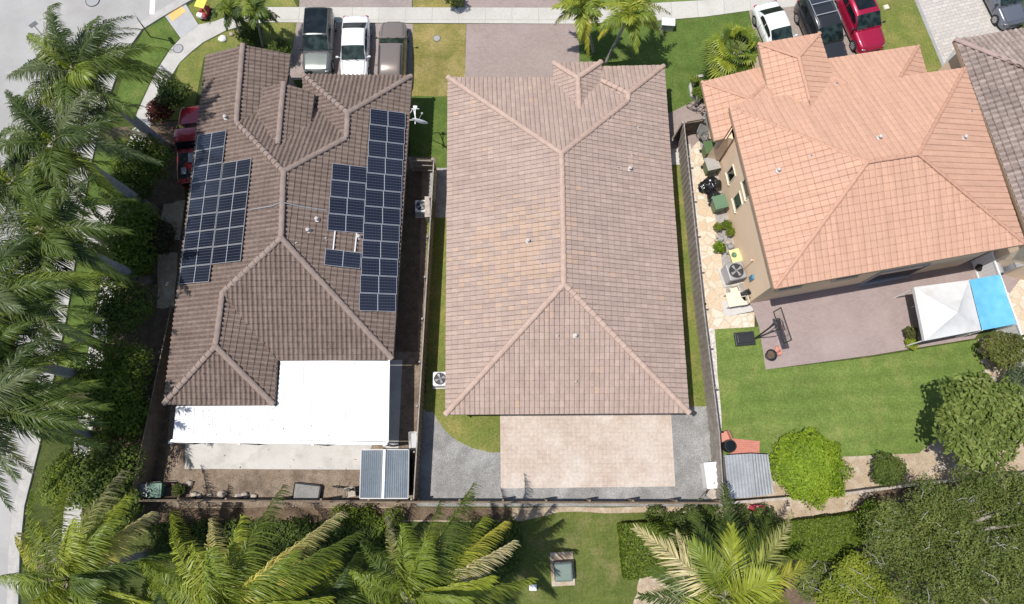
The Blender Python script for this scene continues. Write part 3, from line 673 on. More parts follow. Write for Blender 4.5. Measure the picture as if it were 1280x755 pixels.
# ---------------------------------------------------------------- the terracotta-tiled house on the right
ZR = 4.9; mR = .36
Wr = eave((915, 155), (968, 361), ZR, mR, (1100, 200)); Sr = eave((968, 361), (1281, 305), ZR, mR, (1100, 200)); Er = eave((1206, 85), (1281, 305), ZR, mR, (1100, 200))
Nr = eave((912, 134), (1206, 85), ZR, mR, (1100, 200))
ra = mz(Wr.hit(1084, 203), Sr.hit(1084, 203)); rb = mz(Er.hit(1148, 193), Sr.hit(1148, 193)); ra.z = rb.z = (ra.z+rb.z)/2
nwc = at(912, 134, ZR)
zb = 3.95
Wb = eave((877, 103), (893, 176), zb, mR, (950, 130)); bp = Wb.hit(937, 124); Nb = three(Wb.hit(877, 103), bp, at(952, 84, zb)); Eb = three(bp, Nb.hit(957, 105), Nr.hit(963, 124))
zt = 4.55; tr = (998, 72); Wt = eave((948, 55), (962, 121), zt, mR, (1000, 90)); Et = eave((1024, 42), (1038, 90), zt, mR, (1000, 90))
t0 = mz(Wt.hit(998, 72), Et.hit(998, 72)); t1 = mz(Wt.hit(1012, 126), Et.hit(1012, 126)); t0.z = t1.z = (t0.z+t1.z)/2
Nt = three(t0, at(948, 55, zt), at(1024, 42, zt))
nb0 = Nr.hit(1034, 74); nb1 = Nr.hit(1148, 57); ne = Nr.hit(1125, 97); Ee = three(ne, nb1, at(1157, 92, nb1.z))
faces = [([(912, 134), (1084, 203), (968, 361)], Wr), ([(968, 361), (1281, 305), (1148, 193), (1084, 203)], Sr), ([(1206, 85), (1148, 193), (1281, 305)], Er),
         ([(912, 134), (1084, 203), (1148, 193), (1206, 85), (1156, 92), (1125, 97), (1148, 57), (1034, 74), (1020, 112), (962, 123), (937, 124)], Nr),
         ([(1125, 97), (1148, 57), (1158, 92)], Ee),
         ([(877, 103), (893, 176), (905, 173), (920, 149), (937, 124)], Wb), ([(877, 103), (953, 84), (962, 108), (937, 124)], Nb), ([(937, 124), (962, 104), (968, 124)], Eb),
         ([(948, 55), (962, 121), (966, 140), (1014, 138), (998, 72)], Wt), ([(1024, 42), (998, 72), (1014, 138), (1050, 128), (1043, 104)], Et), ([(948, 55), (1024, 42), (998, 72)], Nt)]
swc = Wr.hit(968, 361); sec = Sr.hit(1281, 305); nec = Er.hit(1206, 85)
caps = [(ra, rb), (ra, swc), (ra, nwc), (rb, sec), (rb, nec), (Wb.hit(877, 103), bp), (bp, Nb.hit(957, 106)), (Wt.hit(948, 55), t0), (Et.hit(1024, 42), t0), (t0, t1), (ne, nb1), (Nr.hit(1041, 97), Nr.hit(1058, 105))]
tile_style_r = dict(prof=prof_flat, samp=F_SAMP, p=.33, c=.40, amp=.040, step=.022, jit=.005)
eavesr = [(nwc, swc), (swc, sec), (sec, nec), (nec, at(1157, 92, ZR)), (nb0, nb1), (nb1, Ee.hit(1158, 92)), (Wb.hit(877, 103), Wb.hit(893, 176)), (Wb.hit(893, 176), Wb.hit(905, 173)), (Wb.hit(877, 103), Nb.hit(953, 84)),
          (Wt.hit(948, 55), Wt.hit(962, 121)), (Wt.hit(948, 55), Et.hit(1024, 42)), (Et.hit(1024, 42), Et.hit(1040, 97))]
vr = [((1098, 173), Nr, 'cap'), ((1204, 173), Er, 'cap'), ((972, 214), Wr, 'cap'), ((1013, 195), Wr, 'small'), ((1213, 140), Er, 'small'), ((1045, 105), Nr, 'small')]
right, rightroof = house('two storey house with a pale terracotta tile roof and tan stucco walls', (1100, 220), faces, caps, 'roof_right', tile_style_r, eavesr, 'cap_right', 'fascia_right', .10, vr)
outr = [nwc, swc, sec, nec]
soffit(outr, ZR-.16, rightroof, 'fascia_right')
Pr = walls(outr, .36, ZR-.2, right, 'stucco_right')
def zset(p, z): return Vector((p.x, p.y, z))
bo = [Wb.hit(877, 103), Wb.hit(893, 176), Wb.hit(905, 173), Wb.hit(955, 130), Nb.hit(953, 84)]
wb_ = MB(); P_ = inset(bo, .3); P_[0] = P_[0]+Vector((.85, -.15, 0)); P_[1] = P_[1]+Vector((.85, -.15, 0)); wb_.prism([(q.x, q.y) for q in P_], 0, zb-.12); obj('wall', wb_, 'stucco_right', right)
ea = Wb.hit(905, 173)-Vector((-.06, 0, .09)); eb_ = Wb.hit(920, 149)-Vector((-.06, 0, .09)); eq = MB()
for q_ in (Vector((0, 0, 0)), Vector((.09, .03, 0))): eq.v += [tuple(zset(ea, 2.4)+q_), tuple(zset(eb_, 2.4)+q_), tuple(eb_+q_), tuple(ea+q_)]
eq.f = [(0, 1, 2, 3), (7, 6, 5, 4), (0, 4, 5, 1), (1, 5, 6, 2), (2, 6, 7, 3), (3, 7, 4, 0)]; obj('gable_wall', eq, 'stucco_right', right)
tw = [Wt.hit(948, 55), Wt.hit(962, 121), at(1043, 108, zt), Et.hit(1024, 42)]
wt_ = MB(); P_ = inset(tw, .22); wt_.prism([(q.x, q.y) for q in P_], 0, zt-.12); obj('wall', wt_, 'stucco_right', right)
nbp = [nb0, nb1, Ee.hit(1158, 92), at(1157, 100, ZR), at(1040, 118, ZR)]
wn_ = MB(); P_ = inset(nbp, .35); wn_.prism([(q.x, q.y) for q in P_], 0, nb1.z-.15); obj('wall', wn_, 'stucco_right', right)
# windows: west wall (runs nwc -> swc), south wall (swc -> sec)
for u0, u1, z0, z1 in ((.215, .29, 1.5, 2.7), (.385, .47, 1.5, 2.7), (.36, .47, 3.3, 4.4)): wall_window(right, Pr[0], Pr[1], u0, u1, z0, z1, frame='cream', out=.01)
for u0, u1, z0, z1 in ((.05, .165, 2.6, 3.9), (.30, .415, 2.6, 3.9)): wall_window(right, Pr[1], Pr[2], u0, u1, z0, z1, frame='stucco_right', glass='glass')
wall_window(right, Pr[1], Pr[2], .525, .75, .1, 2.5, 'glass_door', 'frame_alu', out=.06)
mbx = MB(); d_w = (Pr[1]-Pr[0]).normalized(); n_w = Vector((d_w.y, -d_w.x, 0)); 
pb = Pr[0]+(Pr[1]-Pr[0])*.885; mbx.box((pb.x+n_w.x*.06, pb.y+n_w.y*.06, 1.6), (.28, .14, .55), axes=(d_w, n_w, Vector((0, 0, 1)))); obj('meter_box', mbx, 'blue_plastic', right)
pp = MB(); p0 = Pr[0]+(Pr[1]-Pr[0])*.80+n_w*.05; pp.tube([(p0.x, p0.y, .5), (p0.x, p0.y, 2.3), (p0.x+n_w.x*.1, p0.y+n_w.y*.1, 2.4)], .05, 8); obj('downpipe', pp, 'stucco_right', right)

# ---------------------------------------------------------------- the roof corner at the right edge
Wf = eave((1193, 50), (1282, 282), ZR, .36, (1300, 100)); Nf = eave((1193, 50), (1280, 36), ZR, .36, (1300, 100))
fr0 = Wf.hit(1313, 98); fc = at(1193, 50, ZR)
faces = [([(1193, 50), (1313, 98), (1420, 330), (1292, 308)], Wf), ([(1193, 50), (1430, 10), (1400, 75), (1313, 98)], Nf)]
Es = Wf.hit(1292, 308); En = Nf.hit(1430, 10)
far, farroof = house('house with a taupe tile roof, only its corner in view', (1330, 150), faces, [(fc, fr0)], 'roof_far', dict(prof=prof_s, samp=S_SAMP, p=.31, c=.36, amp=.075, step=.03, jit=.006), [(fc, Es), (fc, En)], 'cap_far', 'fascia_right', .14)
outf = [fc, Es, zset(Wf.hit(1410, 326), ZR), zset(Wf.hit(1330, 120), ZR), zset(Nf.hit(1396, 70), ZR), zset(Nf.hit(1420, 20), ZR), En]
soffit(outf, ZR-.16, farroof, 'fascia_right', .1); walls(outf, .45, ZR-.2, far, 'stucco_right')
# ================================================================== SOLAR PANELS
def cellmat():
    m, n, b = newmat('solar_cells')
    tc = nd(n, 'ShaderNodeTexCoord'); sp = nd(n, 'ShaderNodeSeparateXYZ'); n.links.new(tc.outputs['Object'], sp.inputs[0])
    def mth(op, a, v=None):
        x = nd(n, 'ShaderNodeMath', operation=op); n.links.new(a, x.inputs[0])
        if v is not None: x.inputs[1].default_value = v
        return x.outputs[0]
    fx = mth('FRACT', mth('MULTIPLY', sp.outputs[0], 6/1.02)); fy = mth('FRACT', mth('MULTIPLY', sp.outputs[1], 6/1.0))
    ly = mth('LESS_THAN', fy, .13); lx = mth('LESS_THAN', fx, .07); lc = mth('LESS_THAN', mth('ABSOLUTE', sp.outputs[0]), .02)
    oi = nd(n, 'ShaderNodeObjectInfo')
    base = mixc(n, oi.outputs['Random'], (.010, .013, .026), (.018, .022, .036))
    col = mixc(n, lx, base, (.035, .04, .055)); col = mixc(n, ly, col, (.075, .08, .10)); col = mixc(n, lc, col, (.36, .37, .39))
    n.links.new(col, b.inputs['Base Color']); b.inputs['Roughness'].default_value = .13; b.inputs['Specular IOR Level'].default_value = .55
    bump(n, b, noise(n, worldco(n), .8, 2), .02, .02)
    return m
M['cells'] = cellmat()
ORD = ['first', 'second', 'third', 'fourth', 'fifth', 'sixth', 'seventh', 'eighth', 'ninth', 'tenth', 'eleventh', 'twelfth']
panel_src = {}
def array(plane, TL, TR, BR, BL, rows, text, group):
    pl = plane.lift(.17); q = [pl.hit(*p) for p in (TL, TR, BR, BL)]
    ax = ((q[1]-q[0])+(q[2]-q[3])).normalized(); dn = ((q[3]-q[0])+(q[2]-q[1])); dn = (dn-ax*dn.dot(ax)).normalized(); nz = -ax.cross(dn); 
    if nz.z < 0: nz = -nz
    ay = nz.cross(ax)
    for i in range(rows):
        a = q[0].lerp(q[3], i/rows); b = q[1].lerp(q[2], i/rows); c = q[1].lerp(q[2], (i+1)/rows); d = q[0].lerp(q[3], (i+1)/rows)
        W_ = ((b-a).length+(c-d).length)/2-.02; H_ = ((d-a).length+(c-b).length)/2-.022
        lab = text if rows == 1 else f'{ORD[i]} solar panel down {text}'
        t = thing('solar_panel', lab, 'solar panel', (a+b+c+d)/4, 0, group)
        t.rotation_euler = Matrix((ax, ay, nz)).transposed().to_euler()
        f = MB(); fw = .026
        for s in (-1, 1):
            f.box((s*(W_/2-fw/2), 0, 0), (fw, H_, .045)); f.box((0, s*(H_/2-fw/2), 0), (W_-2*fw-.002, fw, .043))
        obj('frame', f, 'frame_alu', t, world=False)
        c_ = MB(); c_.box((0, 0, .004), (W_-2*fw-.003, H_-2*fw-.003, .03)); obj('cell_sheet', c_, 'cells', t, world=False)
array(El, (463, 136), (507.5, 141), (494.5, 390.5), (448, 388), 12, 'the long column along the brown roof eave', 'solar panels on the east slope')
array(El, (415.5, 204), (459.5, 209), (454, 292), (408.5, 288), 4, 'the short block of four beside the long column', 'solar panels on the east slope')
array(El, (406.5, 310.5), (452, 316), (450.5, 336.5), (405, 331.5), 1, 'single solar panel below two bare mounting rails', 'solar panels on the east slope')
array(Wl, (247.5, 169), (283, 163), (261.5, 352), (223.5, 356), 9, 'the left-hand west column of the brown roof', 'solar panels on the west slope')
array(Wl, (279, 203.5), (314.5, 198), (301, 326), (264, 331), 6, 'the right-hand west column of the brown roof', 'solar panels on the west slope')
pl = El.lift(.12)
for i, (x0, y0, x1, y1) in enumerate(((419, 288, 416.5, 312), (446, 291, 443.5, 315))):
    r_ = MB(); r_.beam(pl.hit(x0, y0), pl.hit(x1, y1), .07, .05)
    tag(obj('mounting_rail', r_, 'frame_alu'), ['left', 'right'][i]+' bare mounting rail between the block of four panels and the single panel', 'rail', 'bare mounting rails')
cd = MB(); cd.tube([Wl.lift(.1).hit(313, 262), Wl.lift(.12).hit(340, 257.5), l1.lerp(l2, .48)+Vector((0, 0, .2)), El.lift(.12).hit(375, 258), El.lift(.1).hit(409, 263)], .03, 6)
tag(obj('conduit', cd, 'frame_alu'), 'thin grey conduit crossing the ridge of the brown roof between the panels', 'conduit')
ds = thing('satellite_dish', 'white satellite dish with its bracket at the right eave of the brown roof', 'satellite dish', El.hit(514, 140))
b0 = El.hit(513, 141); tip = at(525, 151.5, 3.7)
m_ = MB(); m_.tube([b0, b0+Vector((.25, 0, .5)), at(520, 150, 3.6)], .03, 7); m_.tube([El.hit(512, 150), at(520, 150, 3.6)], .025, 6); m_.tube([at(519, 132, 3.5), at(519, 155, 3.5)], .03, 6); m_.tube([at(514, 136, 3.5), at(524, 136, 3.5)], .02, 6)
m_.box(at(519, 134, 3.55), (.22, .12, .12)); obj('bracket', m_, 'white_paint', ds)
d_ = MB(); o = 0; ax = Vector((.25, .93, .25)).normalized(); a1 = ax.cross(Vector((0, 0, 1))).normalized(); a2 = ax.cross(a1)
for i in range(5):
    r = .42*i/4
    for k in range(18): t = 2*math.pi*k/18; d_.v.append(tuple(tip-ax*(.10*(1-(i/4)**2))+a1*(r*math.cos(t)*1.15)+a2*(r*math.sin(t))))
for i in range(4):
    for k in range(18): d_.f.append((i*18+k, i*18+(k+1) % 18, (i+1)*18+(k+1) % 18, (i+1)*18+k))
do = obj('reflector', d_, 'white_paint', ds); sm = do.modifiers.new('t', 'SOLIDIFY'); sm.thickness = .02
m_ = MB(); m_.tube([tip-a2*.35, tip+ax*.45], .015, 6); m_.box(tip+ax*.45, (.1, .1, .1)); obj('feed_arm', m_, 'grey_metal', ds)

# ================================================================== FENCES
def fence(name, label, pts, z=1.8, mat='wood_fence', top='wood_fence', bay=2.4, side=1, boards=.15, postw=.1):
    """pts: photograph pixels of the fence's top edge (at height z)"""
    P = [at(*p, z) for p in pts]; P = [Vector((p.x, p.y, 0)) for p in P]
    root = thing(name, label, 'fence', P[0])
    for a, b in zip(P[:-1], P[1:]):
        L = (b-a).length; d = (b-a)/L; n = Vector((-d.y, d.x, 0))*side
        nb = max(1, round(L/bay)); bm_ = MB()
        k = int(L/boards)
        for i in range(k):
            c = a+d*((i+.5)*L/k); zz = z-.03-random.uniform(0, .02)
            c = c+n*(-.022 if i % 2 else .012); bm_.box((c.x, c.y, zz/2), (L/k+.02, .02, zz), axes=(d, n, Vector((0, 0, 1))))
        obj('board_panel', bm_, mat, root)
        rl = MB()
        for zz in (.35, 1.0, z-.25): rl.box((a+d*L/2+n*.045)+Vector((0, 0, zz)), (L, .045, .09), axes=(d, n, Vector((0, 0, 1))))
        rl.box((a+d*L/2)+Vector((0, 0, z-.008)), (L, .05, .03), axes=(d, n, Vector((0, 0, 1))))
        obj('rail', rl, top, root)
        for i in range(nb+1):
            c = a+d*(L*i/nb)+n*.12; ps = MB(); ps.box((c.x, c.y, (z+.02)/2), (postw, postw, z+.02), axes=(d, n, Vector((0, 0, 1)))); obj('post', ps, top, root)
    return root
fence('wooden_fence', 'dark wooden fence along the left side of the brown house yard', [(214, 383), (163, 623)], mat='wood_dark', top='wood_fence', side=-1)
fence('wooden_fence', 'long thin dark wooden fence across the back of the brown house and the rose house', [(163, 626), (520, 628), (900, 629.5)], mat='wood_dark', top='wood_fence', side=1)
fence('wooden_fence', 'brown wooden fence between the brown house and the rose house', [(542.5, 199), (517, 624)], mat='wood_fence', top='fence_grey', side=-1)
fence('wooden_fence', 'grey weathered slat fence between the rose house and the terracotta house', [(855, 153), (879, 380), (899, 540), (905, 626)], mat='fence_grey', top='fence_grey', side=1, boards=.18)
def gate(label, a, b, z, mat, name='gate'):
    P = at(*a, z); Q = at(*b, z); P.z = Q.z = 0; root = thing(name, label, 'gate', P); d = (Q-P); L = d.length; d /= L; n = Vector((-d.y, d.x, 0)); up = Vector((0, 0, 1))
    pn = MB(); k = max(2, int(L/.15))
    for i in range(k): pn.box(P+d*((i+.5)*L/k)+up*(z/2), (L/k-.012, .025, z-.08), axes=(d, n, up))
    obj('board_panel', pn, mat, root)
    rl = MB()
    for zz in (.3, z*.55, z-.18): rl.box(P+d*L/2-n*.045+up*zz, (L, .05, .1), axes=(d, n, up))
    obj('rail', rl, 'fence_grey' if mat != 'wood_dark' else 'wood_fence', root)
    for q in (P, Q): ps = MB(); ps.box(q+up*(z/2), (.13, .13, z+.06), axes=(d, n, up)); obj('post', ps, 'fence_grey', root)
gate('brown wooden gate between the brown house and its side fence', (512, 198), (541, 199), 1.8, 'wood_fence')
gate('dark brown wooden gate between the slat fence and the terracotta house', (857, 152), (880, 148), 1.8, 'wood_dark')
gate('narrow dark gate leaf closing the rose house side path', (853.5, 153), (840, 175), 1.7, 'wood_dark')
def vinyl(label, pts, z, mat='white_paint', cat='fence', name='vinyl_fence', t=.06):
    P = [at(*p, z) for p in pts]; P = [Vector((p.x, p.y, 0)) for p in P]; root = thing(name, label, cat, P[0]); up = Vector((0, 0, 1))
    pn = MB(); rl = MB()
    for a, b in zip(P[:-1], P[1:]):
        L = (b-a).length; d = (b-a)/L; n = Vector((-d.y, d.x, 0))
        k = int(L/.2)
        for i in range(k): pn.box(a+d*((i+.5)*L/k)+up*(z/2), (L/k-.006, t*.5, z-.1), axes=(d, n, up))
        rl.box(a+d*L/2+up*(z-.04), (L, t+.03, .1), axes=(d, n, up)); rl.box(a+d*L/2+up*.12, (L, t+.03, .12), axes=(d, n, up))
        for i in range(max(1, round(L/2.4))+1):
            ps = MB(); c = a+d*(L*i/max(1, round(L/2.4))); ps.box(c+up*(z+.05)/2, (.13, .13, z+.05), axes=(d, n, up)); obj('post', ps, mat, root)
    obj('panel', pn, mat, root); obj('rail', rl, mat, root)
vinyl('white fence on the right side of the terracotta house yard', [(1240, 316), (1278, 420), (1320, 530)], 1.8)
vinyl('low pale fence behind the mulch bed of the terracotta house yard', [(906, 629), (1050, 618), (1150, 605), (1300, 590)], 1.3, 'stone', t=.1)

# ================================================================== PATIO COVER, SHEDS, CANOPIES
def flatroof(root, pix, z, th, mat, name='roof_panel', seams=0, sdir=None):
    P = [at(*p, z) for p in pix]; mb = MB(); mb.prism([(p.x, p.y) for p in P], z-th, z)
    ar = sum(P[i].x*P[(i+1) % len(P)].y-P[(i+1) % len(P)].x*P[i].y for i in range(len(P)))
    if ar < 0: mb.f = [f[::-1] for f in mb.f]
    return obj(name, mb, mat, root), P
pc = thing('patio_cover', 'white flat L-shaped patio cover behind the brown house', 'patio cover', at(350, 520))
zp = 2.62
_, PP = flatroof(pc, [(350.5, 450.5), (485, 451), (483.5, 552), (216, 549), (220, 507.5), (346, 507)], zp, .1, 'white_metal')
sm_ = MB()
for i in range(1, 13):
    x = 346+(484-346)*i/13; sm_.beam(at(x+1.5, 452, zp+.012), at(x, 551, zp+.012), .02, .02)
for i in range(1, 11):
    x = 219+(346-219)*i/11; sm_.beam(at(x+1, 509, zp+.012), at(x-1.2, 549, zp+.012), .02, .02)
obj('seam', sm_, 'white_metal', pc)
gt = MB(); ga = at(214, 551, zp-.02); gb = at(484, 554.5, zp-.02); gt.beam(ga, gb, .12, .12); obj('gutter', gt, 'alu', pc)
gt = MB(); gt.beam(at(486.3, 450, zp), at(484.6, 553, zp), .1, .12); obj('gutter', gt, 'white_paint', pc)
for x in (214, 300, 392, 481):
    ps = MB(); p = at(x, 551.5+(x-214)*.012, zp-.1); ps.box((p.x, p.y-.02, zp/2-.05), (.11, .11, zp-.1)); ps.box((p.x, p.y-.06, zp-.03), (.14, .14, .14)); obj('post', ps, 'white_paint', pc)

sh = thing('lean_to_shed', 'small shed with a blue-grey corrugated roof split by a white strip', 'shed', at(482, 594))
zs = 2.15; crn = [(452, 562), (511, 562), (510, 623), (450, 623)]
def corr(pixq, z0, z1, name, mat, root, period=.11, amp=.018):
    a, b, c, d = [at(*p, z) for p, z in zip(pixq, (z0, z1, z1, z0))] if False else [at(*pixq[0], z0), at(*pixq[1], z1), at(*pixq[2], z1), at(*pixq[3], z0)]
    L = (b-a).length; n = int(L/period*4); mb = MB()
    for i in range(n+1):
        u = i/n; h = amp*math.sin(2*math.pi*u*L/period)
        p = a.lerp(b, u); q = d.lerp(c, u); mb.v += [(p.x, p.y, p.z+h), (q.x, q.y, q.z+h)]
    for i in range(n): mb.f.append((2*i, 2*i+1, 2*i+3, 2*i+2))
    o = obj(name, mb, mat, root); s = o.modifiers.new('t', 'SOLIDIFY'); s.thickness = .015; return o
M['shed_blue'] = pmat('shed_blue_grey_sheet', (.19, .225, .26), (.16, .19, .22), scale=.8, rough=.5, fine=8, fvar=.12, bstr=0)
M['shed_grey'] = pmat('corrugated_grey_sheet', (.33, .345, .36), (.27, .285, .30), scale=1.2, rough=.55, fine=9, fvar=.15, bstr=0)
corr([(452, 563), (479, 563), (477, 622), (450, 622)], zs, zs+.12, 'roof_panel', 'shed_blue', sh)
corr([(482, 563), (511, 563), (510, 622), (480, 622)], zs+.12, zs, 'roof_panel', 'shed_blue', sh)
st = MB(); st.beam(at(480.5, 562, zs+.15), at(478.5, 623, zs+.15), .13, .04); obj('ridge_strip', st, 'white_paint', sh)
fr = MB(); Q = [at(*p, zs-.05) for p in crn]
for i in range(4): fr.beam(Q[i], Q[(i+1) % 4], .06, .08)
obj('roof_frame', fr, 'grey_metal', sh)
wl_ = MB(); Pq = inset([at(*p, 0) if False else Vector((at(*p, zs).x, at(*p, zs).y, 0)) for p in crn], .12); wl_.prism([(p.x, p.y) for p in Pq], 0, zs-.1); obj('wall', wl_, 'wood_dark', sh)

s2 = thing('metal_shed', 'grey corrugated metal shed with a bulging roof at the rear fence corner', 'shed', at(935, 600))
z2 = 2.0
corr([(905.5, 569), (938, 567), (944, 621), (911, 624)], z2, z2+.22, 'roof_panel', 'shed_grey', s2, .16)
corr([(938.5, 567), (960, 568), (967, 617), (944, 621)], z2+.22, z2+.03, 'roof_panel', 'shed_grey', s2, .16)
st = MB(); st.beam(at(938.3, 567, z2+.25), at(944.2, 621, z2+.25), .07, .03); obj('ridge_strip', st, 'grey_metal', s2)
wl_ = MB(); Pq = inset([Vector((at(*p, z2).x, at(*p, z2).y, 0)) for p in ((905.5, 569), (960, 568), (967, 617), (911, 624))], .14); wl_.prism([(p.x, p.y) for p in Pq], 0, z2-.06); obj('wall', wl_, 'grey_metal', s2)

cn = thing('gazebo', 'white pop-up canopy with a peaked fabric top beside the blue tarpaulin', 'gazebo', at(1185, 390))
zc = 2.15; q = [(1142.5, 359), (1211, 350), (1226.5, 412.5), (1156, 426)]; Pc = [at(*p, zc) for p in q]; pk = at(1197, 391, 2.95)
def canopy(P, pk, n=10, sag=.10):
    mb = MB(); N = n
    for i in range(4):
        a, b = P[i], P[(i+1) % 4]; o = len(mb.v)
        for r in range(N+1):
            t = r/N
            for k in range(N+1):
                u = k/N; e = a.lerp(b, u); p = pk.lerp(e, t); s = -sag*math.sin(math.pi*t)*(.35+.65*math.sin(math.pi*u)); mb.v.append((p.x, p.y, p.z+s+.012*mnoise.noise(Vector((p.x*3, p.y*3, 1)))))
        for r in range(N):
            for k in range(N): mb.f.append((o+r*(N+1)+k, o+(r+1)*(N+1)+k, o+(r+1)*(N+1)+k+1, o+r*(N+1)+k+1))
        o = len(mb.v)
        for k in range(N+1):
            e = a.lerp(b, k/N); mb.v += [tuple(e), (e.x, e.y, e.z-.24+.012*math.sin(k*2))]
        for k in range(N): mb.f.append((o+2*k, o+2*k+1, o+2*k+3, o+2*k+2))
    return mb
obj('canopy_top', canopy(Pc, pk), 'cloth_white', cn, smooth=False)
for p in Pc:
    l = MB(); c = p.lerp(pk, .04); l.box((c.x, c.y, zc/2), (.06, .06, zc)); obj('leg', l, 'white_paint', cn)
tb = thing('tarpaulin_shelter', 'bright blue tarpaulin stretched flat beside the white canopy', 'tarp', at(1240, 378))
zt_ = 2.0; Pt = [at(*p, zt_) for p in ((1211.5, 350), (1250, 343), (1270, 405), (1227.5, 413))]; mb = MB(); N = 12
for i in range(N+1):
    for k in range(N+1):
        u, v = i/N, k/N; p = Pt[0].lerp(Pt[1], u).lerp(Pt[3].lerp(Pt[2], u), v); mb.v.append((p.x, p.y, p.z-.16*math.sin(math.pi*u)*math.sin(math.pi*v)+.03*mnoise.noise(Vector((p.x*2, p.y*2, 3)))))
for i in range(N):
    for k in range(N): mb.f.append((i*(N+1)+k, (i+1)*(N+1)+k, (i+1)*(N+1)+k+1, i*(N+1)+k+1))
to = obj('tarp', mb, 'tarp_blue', tb); s_ = to.modifiers.new('t', 'SOLIDIFY'); s_.thickness = .01
for p in Pt:
    l = MB(); l.tube([(p.x, p.y, 0), (p.x, p.y, zt_+.03)], .025, 7); obj('pole', l, 'white_paint', tb)

# ================================================================== VEHICLES
PAINT = {}
M['lamp_lens'] = flat('lamp_lens', (.30, .31, .32), .12, .3)
def paint(key, c, metal=.3, rough=.28):
    if key not in PAINT: PAINT[key] = flat('car_paint_'+key, c, rough, metal, .5, coat=.8, var=.02)
    return PAINT[key]
SEC = [(.90, .22, 0), (.985, .36, 0), (1.0, .58, 0), (.985, -.20, 1), (.94, -.06, 1), (.82, 0, 1), (.42, .025, 1), (0, .03, 1)]
def loft(mb, st, secf):
    o = len(mb.v); K = None
    for s in st:
        h = secf(*s); full = [(x, s[0], z) for x, z in h]+[(-x, s[0], z) for x, z in h[-2::-1]]; K = len(full); mb.v += full
    for i in range(len(st)-1):
        for k in range(K-1): mb.f.append((o+i*K+k, o+i*K+k+1, o+(i+1)*K+k+1, o+(i+1)*K+k))
    mb.f.append(tuple(o+k for k in range(K))); e = o+(len(st)-1)*K; mb.f.append(tuple(e+k for k in range(K-1, -1, -1)))
    return K
